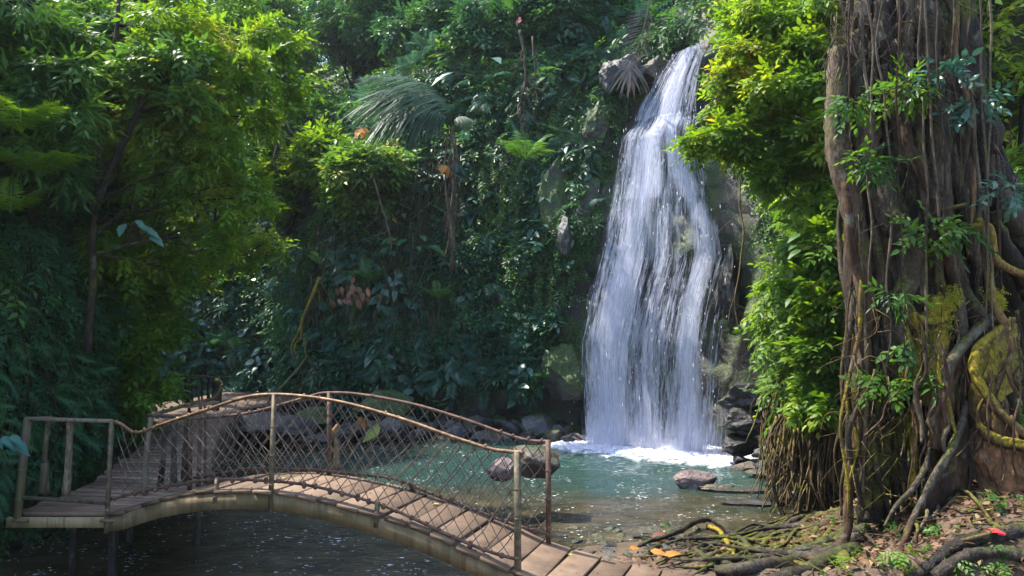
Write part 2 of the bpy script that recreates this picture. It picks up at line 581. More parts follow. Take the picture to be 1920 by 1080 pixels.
def plank_mat(name, c0, c1, moss=0.0, green=(.10, .10, .03)):
    t = NT(name)
    tc = t.n("ShaderNodeTexCoord").outputs["Object"]
    a = t.n("ShaderNodeAttribute", attribute_name="rnd").outputs["Fac"]
    n1 = t.noise(t.pos((2, 2, 2)), 2.5, 5, .6)
    n2 = t.noise(t.pos((3, 3, 30)), 6, 4, .7)
    col = t.ramp(t.math('ADD', t.math('MULTIPLY', n1, .6), t.math('MULTIPLY', a, .4)), [(.25, tuple(q * .6 for q in c0)), (.5, c0), (.8, c1)])
    vs = t.ramp(t.noise(t.pos((1, 1, .10)), 16, 4, .7), [(.50, 0.0), (.62, 1.0)])
    if moss: col = t.mix(t.math('MULTIPLY', vs, .6), col, c4(tuple(q * .35 for q in c0)))
    st = t.ramp(t.noise(t.pos(), 11, 5, .7), [(.55, 0.0), (.72, 1.0)])
    col = t.mix(t.math('MULTIPLY', st, .55), col, c4(tuple(q * .35 for q in c0)))
    if moss:
        m = t.ramp(t.noise(t.pos((1, 1, .15)), 5, 4, .6), [(.55 - moss * .2, 0.0), (.75 - moss * .2, 1.0)])
        col = t.mix(t.math('MULTIPLY', m, .8), col, c4(green))
    p = t.n("ShaderNodeBsdfPrincipled", i_Base_Color=col, i_Roughness=.72, i_Normal=t.bump(t.math('ADD', n2, n1), .5, .01))
    p.inputs["Specular IOR Level"].default_value = 0.3
    return t.surf(p.outputs[0])

PLANK = plank_mat("deck_planks", (.115, .075, .048), (.215, .145, .098))
PLANK_OLD = plank_mat("walkway_planks", (.20, .125, .085), (.33, .22, .155))
BEAM = plank_mat("side_beam", (.19, .135, .07), (.33, .25, .135), .30, (.085, .075, .03))
POST_WOOD = plank_mat("post_wood", (.10, .078, .052), (.20, .16, .11), .3)
def metal_mat(name, c0, c1, rough=.6, metallic=.35):
    t = NT(name)
    n1 = t.noise(t.pos(), 14, 5, .65)
    n2 = t.noise(t.pos(), 60, 3, .7)
    col = t.ramp(n1, [(.35, tuple(q * .5 for q in c0)), (.5, c0), (.68, c1)])
    p = t.n("ShaderNodeBsdfPrincipled", i_Base_Color=col, i_Roughness=rough, i_Metallic=metallic, i_Normal=t.bump(n2, .4, .004))
    return t.surf(p.outputs[0])
RAIL = metal_mat("rusty_rail", (.13, .070, .034), (.29, .18, .095))
RUST = metal_mat("dark_rust", (.085, .045, .030), (.17, .09, .055), .8, .1)
WIRE = metal_mat("netting_wire", (.13, .095, .07), (.27, .22, .17), .6, .3)
POSTM = metal_mat("painted_post", (.10, .078, .045), (.19, .15, .09), .7, .1)

def flat_mat(name, col, rough=.6, trans=0.0):
    t = NT(name)
    n = t.noise(t.pos(), 22, 3)
    c = t.ramp(n, [(.3, tuple(q * .7 for q in col)), (.7, col)])
    p = t.n("ShaderNodeBsdfPrincipled", i_Base_Color=c, i_Roughness=rough)
    s = p.outputs[0]
    if trans:
        tr = t.n("ShaderNodeBsdfTranslucent", i_Color=c)
        s = t.n("ShaderNodeMixShader", i_0=trans, i_1=p.outputs[0], i_2=tr.outputs[0]).outputs[0]
    return t.surf(s)

# water ---------------------------------------------------------------------
def water_mat():
    t = NT("pool_water")
    g = t.n("ShaderNodeNewGeometry").outputs["Position"]
    n1 = t.noise(t.pos((.7, 1.0, 1)), .55, 4, .6, .4)
    sx = t.n("ShaderNodeSeparateXYZ", i_0=g)
    # distance from the middle of the deep plunge basin, in metres
    v = t.n("ShaderNodeVectorMath", operation='SUBTRACT', i_0=g); v.inputs[1].default_value = (1.2, 15.8, 0)
    v2 = t.n("ShaderNodeVectorMath", operation='MULTIPLY', i_0=v.outputs[0]); v2.inputs[1].default_value = (.135, .25, 0)
    L = t.n("ShaderNodeVectorMath", operation='LENGTH', i_0=v2.outputs[0]).outputs["Value"]
    f = t.math('ADD', L, t.math('MULTIPLY', t.math('SUBTRACT', n1, .5), 1.3))
    deep = t.ramp(f, [(.25, (.020, .050, .044)), (.95, (.022, .040, .029)), ])
    t2 = t.ramp(f, [(.62, 0.0), (1.35, 1.0)])
    shal = t.ramp(t.noise(t.pos((1, 1.6, 1)), 1.6, 5, .65, .5), [(.35, (.020, .020, .011)), (.55, (.050, .042, .022)), (.75, (.095, .076, .040))])
    col = t.mix(t2, deep, shal)
    # drifting foam flecks, doubling as painted white glints on the ripples
    fl = t.noise(t.pos((1, 2.2, 1)), 9, 3, .65, .2)
    fl2 = t.noise(t.pos(), 1.1, 2)
    fm = t.ramp(t.math('ADD', fl, t.math('MULTIPLY', t.math('SUBTRACT', fl2, .5), .30)), [(.655, 0.0), (.70, 1.0)])
    # distance to the foot of the fall (a line on the water from A to B)
    A, B = np.array([1.1, 18.9]), np.array([5.2, 16.1])
    d = (B - A) / np.linalg.norm(B - A); nn = np.array([-d[1], d[0]])
    y, x = sx.outputs[1], sx.outputs[0]
    dist = t.math('ADD', t.math('MULTIPLY', x, -float(nn[0])), t.math('ADD', t.math('MULTIPLY', y, -float(nn[1])), float(nn @ A)))
    fo = t.noise(t.pos((1, 1, 1)), 3.2, 5, .7, .3)
    al = t.math('ADD', t.math('MULTIPLY', x, float(d[0])), t.math('ADD', t.math('MULTIPLY', y, float(d[1])), -float(d @ ((A + B) / 2))))
    al = t.math('ABSOLUTE', al)
    endf = t.ramp(t.math('MULTIPLY', al, .2), [(.42, 0.0), (.62, 1.0)])
    edge = t.math('ADD', t.math('ADD', dist, t.math('MULTIPLY', t.math('SUBTRACT', fo, .5), 2.4)), t.math('MULTIPLY', endf, 2.5))
    foam = t.ramp(t.math('MULTIPLY', edge, .4), [(.30, 1.0), (.60, 0.0)])
    far = t.ramp(t.math('MULTIPLY', dist, .2), [(.10, 1.0), (.75, 0.0)])
    lace = t.ramp(t.noise(t.pos((1, 1.5, 1)), 7, 6, .75, .6), [(.56, 0.0), (.64, 1.0)])
    foam = t.math('MAXIMUM', foam, t.math('MULTIPLY', t.math('MULTIPLY', lace, far), t.math('MULTIPLY', t.math('SUBTRACT', 1.0, endf), .45)))
    white = t.math('MAXIMUM', t.math('MULTIPLY', fm, .8), foam)
    col = t.mix(white, col, (.78, .82, .88, 1))
    rough = t.math('ADD', t.math('MULTIPLY', white, .5), .06)
    h = t.math('ADD', t.noise(t.pos((1, 1.9, 1)), 5.5, 4, .6, .4), t.math('MULTIPLY', t.noise(t.pos((1, 1.5, 1)), 22, 3, .6), .35))
    p = t.n("ShaderNodeBsdfPrincipled", i_Base_Color=col, i_Roughness=rough, i_Normal=t.bump(h, .55, .09), i_IOR=1.33)
    p.inputs["Specular IOR Level"].default_value = 0.5
    return t.surf(p.outputs[0])
WATER = water_mat()

def fall_mat(name, seed, cover):
    t = NT(name)
    uv = t.n("ShaderNodeAttribute", attribute_name="flow").outputs["Vector"]
    dn = t.n("ShaderNodeAttribute", attribute_name="rnd").outputs["Fac"]
    def st(sx, sz, det=3, rough=.6, off=0.0, dist=0.0):
        m = t.n("ShaderNodeMapping", i_Vector=uv)
        m.inputs["Scale"].default_value = (sx, sz, 1)
        m.inputs["Location"].default_value = (seed * 3.7 + off, seed * 1.9, seed)
        return t.noise(m.outputs[0], 1.0, det, rough, dist)
    a = st(4.5, .35, 3, .55)
    b = st(19, .95, 4, .68, 4.0, .25)
    c = st(44, 3.2, 3, .7, 9.0, .4)
    s = t.math('ADD', t.math('MULTIPLY', a, .50), t.math('ADD', t.math('MULTIPLY', b, .62), t.math('MULTIPLY', c, .45)))
    s = t.math('ADD', t.math('MULTIPLY', t.math('SUBTRACT', s, .785), 3.6), t.math('SUBTRACT', t.math('MULTIPLY', dn, 1.25), cover))
    alpha = t.ramp(s, [(.0, 0.0), (.45, .55), (1.0, 0.97)])
    df = t.n("ShaderNodeBsdfPrincipled", i_Base_Color=(.68, .70, .84, 1), i_Roughness=.45, i_Normal=t.bump(t.math('ADD', b, c), .8, .08))
    tr = t.n("ShaderNodeBsdfTranslucent", i_Color=(.70, .73, .88, 1))
    mx = t.n("ShaderNodeMixShader", i_0=.35, i_1=df.outputs[0], i_2=tr.outputs[0])
    tp = t.n("ShaderNodeBsdfTransparent")
    m2 = t.n("ShaderNodeMixShader", i_0=alpha, i_1=tp.outputs[0], i_2=mx.outputs[0])
    return t.surf(m2.outputs[0])

def white_water():
    t = NT("white_water")
    df = t.n("ShaderNodeBsdfPrincipled", i_Base_Color=(.80, .82, .92, 1), i_Roughness=.4)
    tr = t.n("ShaderNodeBsdfTranslucent", i_Color=(.8, .83, .94, 1))
    mx = t.n("ShaderNodeMixShader", i_0=.4, i_1=df.outputs[0], i_2=tr.outputs[0])
    return t.surf(mx.outputs[0])
WHITE = white_water()

# ---------------------------------------------------------------- terrain
def shore_y(x):
    return np.interp(x, [-4, -2.2, -1.2, -.4, .3, 1, 2, 2.8, 3.6, 4.3, 5.2, 9], [-6, 1.5, 4.5, 7.6, 9.2, 9.85, 10.1, 10.0, 10.4, 11.3, 12.5, 13])

def ground_z(x, y):
    x = np.asarray(x, float); y = np.asarray(y, float)
    d = shore_y(x) - y
    h = -0.5 + 0.55 * sstep(-1.2, 0.15, d) + 0.42 * sstep(.3, 2.4, d) + 0.62 * sstep(2.0, 4.6, d)
    h = h + .22 * sstep(2.8, 4.5, x) * sstep(.2, 2.5, d)
    P = np.column_stack([x.ravel(), y.ravel(), np.zeros(x.size)])
    n = fbm(P, .9, 4, 40).reshape(x.shape) * .10 * sstep(-1, 1, d)
    # keep the ground under the last planks of the bridge
    far = sstep(20, 40, np.hypot(x, y - 10))
    s_ = (x - .05) * .931 + (y - 5.9) * -.365
    w_ = (x - .05) * .365 + (y - 5.9) * .931
    cut = sstep(1.25, .85, np.abs(w_ - .37)) * sstep(-2.5, -1.5, s_) * sstep(4.6, 3.4, s_)
    h = h + n
    h = h * (1 - cut) + np.minimum(h, .70) * cut
    return h + far * 1.0

gx = np.concatenate([np.linspace(-70, -9, 14), np.arange(-8.5, -1.2, .5), np.arange(-1, 8, .09), np.arange(8.2, 14, .6), np.linspace(16, 70, 14)])
gy = np.concatenate([np.linspace(-60, -2, 14), np.arange(-1, 3, .5), np.arange(3.2, 13.2, .09), np.arange(13.4, 30, 1.0), np.linspace(34, 90, 10)])
GX, GY = np.meshgrid(gx, gy)
GZ = ground_z(GX, GY)
ii = np.arange(len(gy) - 1)[:, None] * len(gx) + np.arange(len(gx) - 1)[None, :]
GQ = np.stack([ii, ii + 1, ii + 1 + len(gx), ii + len(gx)], -1).reshape(-1, 4)
mb = MB().add(np.column_stack([GX.ravel(), GY.ravel(), GZ.ravel()]), GQ, .5)
ground = mb.build("ground", SOIL)
tag(ground, kind="structure")

# ---------------------------------------------------------------- pool water
wx = np.arange(-22, 9, .11); wy = np.concatenate([np.arange(-6, 7, .8), np.arange(7, 27, .10)])
WX, WY = np.meshgrid(wx, wy)
P = np.column_stack([WX.ravel(), WY.ravel(), np.zeros(WX.size)])
near_fall = np.exp(-((WX - 3.2) ** 2 + (WY - 17.3) ** 2) / 9).ravel()
WZ = fbm(P * [1, 1.7, 1], 1.3, 4, 9) * (.022 + .05 * near_fall)
ii = np.arange(len(wy) - 1)[:, None] * len(wx) + np.arange(len(wx) - 1)[None, :]
WQ = np.stack([ii, ii + 1, ii + 1 + len(wx), ii + len(wx)], -1).reshape(-1, 4)
mb = MB().add(np.column_stack([WX.ravel(), WY.ravel(), WZ]), WQ, .5)
tag(mb.build("water", WATER), kind="structure")

# ---------------------------------------------------------------- cliffs
class Cliff:
    """ctrl rows: x, y, height, lean low, lean high, bend height, slope of the hill on top"""
    def __init__(self, ctrl, nu, zbase=-.7, amp=.55, seed=1, nz=110, back=34, ext=26.0):
        ctrl = np.array(ctrl, float)
        C = catmull(ctrl, nu)
        # even spacing
        s = np.concatenate([[0], np.cumsum(np.hypot(*np.diff(C[:, :2], axis=0).T))])
        sn = np.linspace(0, s[-1], nu)
        C = np.column_stack([np.interp(sn, s, C[:, k]) for k in range(C.shape[1])])
        T = unit(np.gradient(C[:, :2], axis=0))
        for _ in range(30):
            T[1:-1] = unit((T[:-2] + 2 * T[1:-1] + T[2:]))
        N = np.column_stack([T[:, 1], -T[:, 0], np.zeros(nu)])
        rows = []
        tz = np.linspace(0, 1, nz)
        for t in tz:
            z = zbase + (C[:, 2] - zbase) * t
            zz = np.maximum(z, 0)
            lean = C[:, 3] * zz + C[:, 4] * np.maximum(zz - C[:, 5], 0)
            under = -0.0
            rows.append(np.column_stack([C[:, 0] - N[:, 0] * lean, C[:, 1] - N[:, 1] * lean, z]))
        top = rows[-1]
        for k in range(1, back + 1):
            q = (k / back) ** 1.5 * ext
            rows.append(top - N * q + np.array([0, 0, 1]) * (C[:, 6] * q)[:, None])
        R = np.array(rows)
        n = R.shape[0]
        P = R.reshape(-1, 3)
        Nn = np.tile(N, (n, 1))
        rows_i = np.repeat(np.arange(n), nu)
        outn = Nn.copy()
        outn[rows_i >= nz] = unit(Nn[rows_i >= nz] * .5 + np.array([0, 0, 1.0]))
        lump = fbm(P, .38, 3, seed) * amp * 1.7 + fbm(P * [1, 1, .8], 1.3, 4, seed + 5) * amp * .55
        ridge = 1 - np.abs(fbm(P * [1, 1, .5], .9, 3, seed + 9)) * 2
        P = P + outn * (lump + ridge * amp * .22)[:, None]
        self.P, self.nu, self.n, self.nz = P, nu, n, nz
        G = P.reshape(n, nu, 3)
        du = np.gradient(G, axis=1); dz = np.gradient(G, axis=0)
        nn = unit(np.cross(du, dz))
        self.N = nn.reshape(-1, 3)
        self.out = outn
        self.area = np.linalg.norm(np.cross(du, dz), axis=-1)
        i = np.arange(n - 1)[:, None] * nu + np.arange(nu - 1)[None, :]
        self.Q = np.stack([i, i + 1, i + 1 + nu, i + nu], -1).reshape(-1, 4)
    def build(self, name, mat):
        o = MB().add(self.P, self.Q, .5).build(name, mat)
        return tag(o, kind="structure")
    def sample(self, count, dens=None, g=rng):
        """random points on the sheet; dens(P) gives the density weight"""
        w = self.area.ravel().copy()
        if dens is not None:
            w = w * dens(self.P)
        G = self.P.reshape(self.n, self.nu, 3)
        w = w.reshape(self.n, self.nu)[:-1, :-1].ravel()
        idx = g.choice(len(w), count, p=w / w.sum())
        r, c = idx // (self.nu - 1), idx % (self.nu - 1)
        a, b = g.random(count)[:, None], g.random(count)[:, None]
        p = (G[r, c] * (1 - a) + G[r, c + 1] * a) * (1 - b) + (G[r + 1, c] * (1 - a) + G[r + 1, c + 1] * a) * b
        k = r * self.nu + c
        return p, self.N[k], self.out[k]

back_cliff = Cliff([
    (-26, 20, 10, .10, .5, 4, .45), (-18, 25.5, 10, .10, .5, 4, .45), (-12.5, 26.2, 10, .08, .45, 4, .5), (-9, 26.0, 10, .06, .4, 4, .55),
    (-7.4, 25, 10, .05, .3, 4, .6), (-6.6, 22.9, 10.5, .05, .35, 3.5, .7), (-4.8, 21.4, 11, .08, .30, 4.5, .8), (-2, 20.8, 11, .06, .28, 5, .8),
    (-.2, 20.4, 11, .03, .22, 6, .8), (1.2, 19.9, 11, .05, .20, 6, .8), (2.2, 19.4, 11, .10, .20, 8, .8), (3.6, 18.6, 11.5, .13, .5, 9.5, .9), (4.9, 17.3, 11.5, .13, .5, 9.5, .9),
    (5.5, 16.3, 11, .04, .10, 6, .8), (5.9, 15.2, 10, .0, .0, 6, .7), (5.75, 13.8, 9, -.02, .0, 6, .6), (5.1, 12.5, 8, -.02, .0, 6, .5), (4.75, 11.6, 6.6, .0, .1, 4, .3),
    (5.2, 10.9, 5.4, .05, .2, 3, .10), (6.4, 10.5, 4.8, .08, .3, 3, .05), (9, 10.6, 4.6, .1, .3, 3, .05), (16, 11, 4.6, .1, .3, 3, .05), (26, 10, 4.6, .1, .3, 3, .05)], 420, seed=3)
back_cliff.build("cliff", ROCK_CLIFF)
left_cliff = Cliff([
    (-12, -8, 8, .1, .2, 4, .4), (-8.2, 1, 8, .05, .1, 4, .45), (-7.2, 6, 7.5, .04, .08, 4, .5), (-6.7, 8.8, 7.5, .02, .06, 4, .5), (-6.5, 10.8, 7.5, .02, .05, 4, .5),
    (-6.8, 12.8, 7.5, .03, .08, 4, .5), (-7.35, 14.4, 7.2, .05, .15, 3, .45), (-9.2, 16.0, 7, .08, .3, 3, .4), (-13, 17.5, 7, .1, .3, 3, .4), (-22, 17, 7, .1, .3, 3, .4)], 230, seed=21, amp=.42, back=24, ext=14)
left_cliff.build("cliff", ROCK_EARTH)

# ---------------------------------------------------------------- waterfall
fall = empty("waterfall", (3.3, 17.8, 0), "tall white waterfall streaming down the dark rock face into the pool", "waterfall")
Y0L, Y0R, KL, KR = 18.25, 16.5, .150, .235
def edge_curve(pix, y0, k):
    out = []
    for px, py in pix:
        r = ray(px, py)
        # y = y0 + k z ;  z = CAM_Z + y*r2/r1
        q = r[2] / r[1]
        z = (CAM_Z + y0 * q) / (1 - k * q)
        y = y0 + k * z
        out.append((z, y * r[0] / r[1], y))
    out = np.array(sorted(out))
    return out
LE = edge_curve([(1088, 850), (1090, 780), (1095, 640), (1118, 530), (1140, 430), (1160, 340), (1172, 270), (1200, 200), (1232, 145), (1262, 108), (1290, 96)], Y0L, KL)
RE = edge_curve([(1385, 860), (1378, 700), (1380, 560), (1388, 480), (1368, 420), (1350, 340), (1322, 250), (1314, 200), (1318, 140), (1326, 100)], Y0R, KR)
ZTOP = 10.15
streams = [  # fraction across at heights, half width, strength
    ([(0, .20), (3, .24), (5.5, .30), (7.2, .40), (8.2, .55), (10.2, .45)], .16, 1.0),
    ([(0, .72), (3, .745), (4.2, .78), (5.2, .83), (6.5, .70), (8.1, .62), (10.2, .6)], .085, .95),
    ([(0, .06), (3, .05), (6, .10), (8, .2), (10.2, .2)], .10, .55),
    ([(0, .45), (3, .5), (6, .56), (8.2, .66), (10.2, .8)], .24, .56)]
def fall_layer(name, off, seed, cover, nu=70, nz=220):
    z = np.linspace(-.08, ZTOP, nz)
    u = np.linspace(-.03, 1.03, nu)
    U, Z = np.meshgrid(u, z)
    xl = np.interp(Z, LE[:, 0], LE[:, 1]); yl = np.interp(Z, LE[:, 0], LE[:, 2])
    xr = np.interp(Z, RE[:, 0], RE[:, 1]); yr = np.interp(Z, RE[:, 0], RE[:, 2])
    X = xl + (xr - xl) * U; Y = yl + (yr - yl) * U
    Pn = np.column_stack([X.ravel() * 2.2, Z.ravel() * .35, np.full(U.size, seed * 1.0)])
    bul = .45 * sstep(8.3, 7.6, Z) * sstep(0, 3, Z) * (1 - .3 * U) + off + .18 * fbm(Pn, 1, 3, seed).reshape(U.shape)
    bul = np.where(Z > 8.2, .08 + off * .5, bul)
    nx, ny = -.45, -.89
    X = X + nx * bul; Y = Y + ny * bul
    dens = np.zeros_like(U)
    for pts, hw, st in streams:
        c = np.interp(Z, [p[0] for p in pts], [p[1] for p in pts])
        c = c + .02 * np.sin(Z * 1.3 + seed)
        dens = np.maximum(dens, st * np.exp(-((U - c) / (hw * (1 + .5 * (Z > 6)))) ** 2))
    dens = np.maximum(dens, .28)
    dens = np.where(Z > 8.25, np.maximum(dens, .55), dens)
    dens = np.maximum(dens, .95 * np.exp(-((Z - 8.05) / .35) ** 2) * np.exp(-((U - .62) / .35) ** 2))
    dens = dens + .13 * sstep(5.5, .5, Z) + .25 * sstep(1.2, 0, Z)
    e = sstep(0, .07, U) * sstep(1.0, .90, U)
    dens = dens * (.25 + .75 * e) - .5 * (1 - e)
    V = np.column_stack([X.ravel(), Y.ravel(), Z.ravel()])
    i = np.arange(nz - 1)[:, None] * nu + np.arange(nu - 1)[None, :]
    Q = np.stack([i, i + 1, i + 1 + nu, i + nu], -1).reshape(-1, 4)
    mbl = MB().add(V, Q, dens.ravel())
    o = mbl.build(name, fall_mat("falling_water_%d" % seed, seed, cover), fall)
    at = o.data.attributes.new("flow", 'FLOAT_VECTOR', 'POINT')
    fl = np.column_stack([(U * 3.6 * (1 - .35 * Z / 10)).ravel(), (Z + .0 * U).ravel(), np.zeros(U.size)])
    at.data.foreach_set("vector", fl.astype(np.float32).ravel())
    return V.reshape(nz, nu, 3), dens
S1, D1 = fall_layer("water_curtain", 0.0, 1, .44)
S2, D2 = fall_layer("water_curtain", .16, 2, .60)
S3, D3 = fall_layer("water_curtain", .32, 5, .68)
# drops flung off the curtain
g = np.random.default_rng(8)
mb = MB()
OCT = (np.array([(1, 0, 0), (-1, 0, 0), (0, 1, 0), (0, -1, 0), (0, 0, 1.6), (0, 0, -1)], float),
       np.array([(0, 2, 4), (2, 1, 4), (1, 3, 4), (3, 0, 4), (2, 0, 5), (1, 2, 5), (3, 1, 5), (0, 3, 5)]))
ND = 450
w = (np.clip(D1, 0.05, 1) ** .5 * (.4 + .9 * (np.linspace(1, 0, D1.shape[0])[:, None]))).ravel(); w /= w.sum()
idx = g.choice(len(w), ND, p=w)
c = S3.reshape(-1, 3)[idx] + g.normal(size=(ND, 3)) * [.09, .09, .05]
c[:, 2] = np.clip(c[:, 2], .02, 10)
sz = g.uniform(.004, .009, ND)
P = OCT[0][None] * (sz[:, None, None] * np.array([1, 1, 1])) * np.stack([np.ones(ND), np.ones(ND), g.uniform(2, 7, ND)], 1)[:, None, :] + c[:, None, :]
T = (OCT[1][None] + (np.arange(ND) * 6)[:, None, None]).reshape(-1, 3)
mb.add(P.reshape(-1, 3), T, .5)
tag(mb.build("spray_drops", WHITE, fall, smooth=False), kind="stuff")
# churned foam mounds where the fall lands
mb = MB()
for k in range(900):
    a = g.random()
    b = np.array([1.35, 18.4]) * (1 - a) + np.array([4.9, 16.1]) * a
    n2 = np.array([-.52, -.85])
    q = b + n2 * abs(g.normal()) * .38 + g.normal(size=2) * .08
    r = g.uniform(.02, .075)
    V = ICO[2][0] * [r * 1.6, r * 1.4, r * g.uniform(.5, 1.1)]
    V = V * (1 + .35 * fbm(V * 20 + k, 1, 2, 3)[:, None]) + [q[0], q[1], .0]
    mb.add(V, ICO[2][1])
tag(mb.build("foam", WHITE, fall), kind="stuff")
# ---------------------------------------------------------------- arched footbridge
BU = np.array([4.08, -1.6, 0.0]); BU /= np.linalg.norm(BU)     # along the bridge, towards the near bank
BN = np.array([-BU[1], BU[0], 0])                              # across, away from the camera
PN = np.array([0.05, 5.9, 0.0])                                # foot of the near end post
WID = 0.735
DECK = np.array([(-4.45, 1.08), (-4.2, 1.11), (-3.72, 1.27), (-3.07, 1.415), (-2.36, 1.475), (-1.87, 1.45), (-1.27, 1.37), (-.81, 1.275), (-.33, 1.14), (.06, 1.02), (.7, .95), (1.6, .915), (2.6, .90), (3.4, .90)])
DECKC = catmull(DECK, 220)
def dz(s): return np.interp(s, DECKC[:, 0], DECKC[:, 1])
def bp(s, w, z): return PN + BU * s + BN * w + np.array([0, 0, z])
bridge = empty("footbridge", (-2, 6.9, 0), "narrow arched footbridge with wire netting rails and plank deck over the pool", "footbridge")
mb = MB()
s = -4.36
k = 0
while s < 3.2:
    L = .225 if s < -.4 else .26
    a, b = s + .008, s + L - .012
    za, zb = dz(a), dz(b)
    j = rng.uniform(-.020, .020, 4)
    w0, w1 = -.055 + j[0], WID + .05 + j[1]
    c = (bp(a, 0, za) + bp(b, 0, zb)) / 2 + BN * (w0 + w1) / 2 + [0, 0, -.018 + j[2] * .5]
    t = bp(b, 0, zb) - bp(a, 0, za)
    skew = j[3] * .6
    up = unit(np.cross(t, BN)) * -1
    if up[2] < 0: up = -up
    add_box(mb, c, t / 2, BN * (w1 - w0) / 2 + BU * skew, up * .017, rng.random(), .004)
    s += L
    k += 1
mb.build("deck", PLANK, bridge)
mb = MB(); s = -4.36
while s < 2.5:
    L = .225 if s < -.4 else .26
    for q in (.28, .72):
        for w in (.0, .02 + WID * .5, WID):
            p = bp(s + L * q + rng.uniform(-.01, .01), w + rng.uniform(-.012, .012), dz(s + L * q) + .001)
            mb.add(ICO[2][0] * [.007, .007, .004] + p, ICO[2][1])
    s += L
mb.build("nails", RUST, bridge)["kind"] = "stuff"
def curved_bar(mb, w, s0, s1, zf, thick, h, n=60, rnd=.5):
    ss = np.linspace(s0, s1, n)
    V = []
    for q in ss:
        z = zf(q)
        V += [bp(q, w - thick / 2, z - h), bp(q, w + thick / 2, z - h), bp(q, w + thick / 2, z), bp(q, w - thick / 2, z)]
    i = np.arange(n - 1)[:, None] * 4
    j = np.arange(4)[None, :]
    Q = np.stack([i + j, i + (j + 1) % 4, i + 4 + (j + 1) % 4, i + 4 + j], -1).reshape(-1, 4)
    Q = np.vstack([Q, [[0, 3, 2, 1]], [[(n - 1) * 4 + m for m in (0, 1, 2, 3)]]])
    mb.add(V, Q, rnd)
for w in (-.02, WID + .02):
    mb = MB(); curved_bar(mb, w, -4.38, 3.2, lambda q: dz(q) - .037, .035, .15)
    mb.build("side_beam", BEAM, bridge, smooth=False)
mb = MB()
for q in np.arange(-4.2, 2.4, .62):
    bar(mb, bp(q, 0, dz(q) - .13), bp(q, WID, dz(q) - .13), .05, .10)
mb.build("cross_joists", BEAM, bridge)

RAILN = np.array([(-4.38, 1.985), (-4.27, 1.965), (-4.07, 1.885), (-3.9, 1.92), (-3.74, 1.976), (-3.21, 2.139), (-2.83, 2.255), (-2.52, 2.312), (-2.11, 2.321), (-1.64, 2.279), (-1.07, 2.167), (-.57, 2.04), (-.24, 1.968), (-.10, 1.957), (.05, 1.952)])
k93 = .93
def farz(z): return 3 - (3 - z) * k93
RAILF = np.array([(s_ * .93, farz(z)) for s_, z in [(-5.05, 1.867), (-4.4, 1.873), (-4.22, 1.87), (-3.61, 1.946), (-3.23, 2.034), (-2.75, 2.163), (-2.51, 2.217), (-2.08, 2.216), (-1.45, 2.137), (-.86, 2.006), (-.27, 1.855), (0.02, 1.847)]])
BRN = np.array([(-4.38, 1.20), (-3.72, 1.37), (-3.07, 1.50), (-2.36, 1.545), (-1.87, 1.525), (-1.43, 1.462), (-1.06, 1.385), (-.57, 1.235), (-.33, 1.170), (-.15, 1.135), (.02, 1.118)])
BRF = np.array([(s_ * .93, farz(z)) for s_, z in [(-4.4, 1.16), (-3.59, 1.325), (-2.9, 1.375), (-2.44, 1.39), (-1.69, 1.365), (-1.33, 1.275), (-.86, 1.157), (-.42, 1.047), (0.02, .972)]])
def rail(name, C, w, r, mat, jit, label=None, lumps=False):
    mb = MB()
    pts = np.array([bp(a, w, z) for a, z in C])
    add_tube(mb, pts, r, n=90, sides=8, jit=jit, seed=int(r * 999) + int(w * 10))
    if lumps:                                   # twists of wire wrapped round the rail
        for q in np.arange(C[0, 0] + .05, C[-1, 0], .135):
            z = np.interp(q, C[:, 0], C[:, 1])
            c = bp(q + rng.uniform(-.02, .02), w, z + rng.uniform(-.006, .008))
            V = ICO[2][0] * [.019, .016, .019 * rng.uniform(.8, 1.6)] * lumps
            mb.add(V + c, ICO[2][1])
    o = mb.build(name, mat, bridge)
    if label: o["label"] = label
    return o
rail("handrail", RAILN, 0, .016, RAIL, .006, "tan front handrail over the arch", .9)
rail("handrail", RAILF, WID, .015, RUST, .006, "dark rusty handrail on the far side", .9)
rail("bottom_rail", BRN, 0, .014, RUST, .008, None, 1.25)
rail("bottom_rail", BRF, WID, .014, RUST, .008, None, 1.25)

def post(par, x0, x1, r, mat, label=None, name="post", square=True):
    mb = MB()
    if square:
        bar(mb, x0, x1, r * 2, r * 2, up=BU, rnd=rng.random(), bevel=.004)
        p0, p1 = np.asarray(x0), np.asarray(x1)
        for q in (.22, .47, .72):               # wire wound round the post
            c = p0 + (p1 - p0) * (q + rng.uniform(-.03, .03))
            add_tube(mb, [c - [0, 0, .008], c + [0, 0, .008]], r * 1.38, n=3, sides=8)
    else:
        add_tube(mb, [x0, (np.asarray(x0) + x1) / 2 + rng.normal(size=3) * .012, x1], [r * 1.25, r, r * .8, r * .95], n=14, sides=9, flut=.25, seed=int(rng.integers(99)))
    o = mb.build(name, mat, par)
    if label: o["label"] = label
    return o
def rz(C, q): return np.interp(q, C[:, 0], C[:, 1])
for q, r_ in ((-4.36, .018), (-2.36, .018), (.0, .023)):
    post(bridge, bp(q, -.052 if q < -1 else -.012, dz(q) - (.20 if q < -1 else .10)), bp(q, -.02, rz(RAILN, q) + .012), r_, POSTM)
for q, r_ in ((-4.09, .019), (-2.30, .019), (.0, .020)):
    post(bridge, bp(q, WID + .01, dz(q) - .06), bp(q, WID, rz(RAILF, q) + .012), r_, RUST)
for q in (-3.0, -1.27):                         # short stubs that carry the bottom rail
    post(bridge, bp(q, -.045, dz(q) - .12), bp(q, -.02, rz(BRN, q) + .03), .017, POSTM, name="rail_stub")
    post(bridge, bp(q - .1, WID + .02, dz(q) - .02), bp(q - .1, WID, rz(BRF, q - .1) + .03), .015, RUST, name="rail_stub")

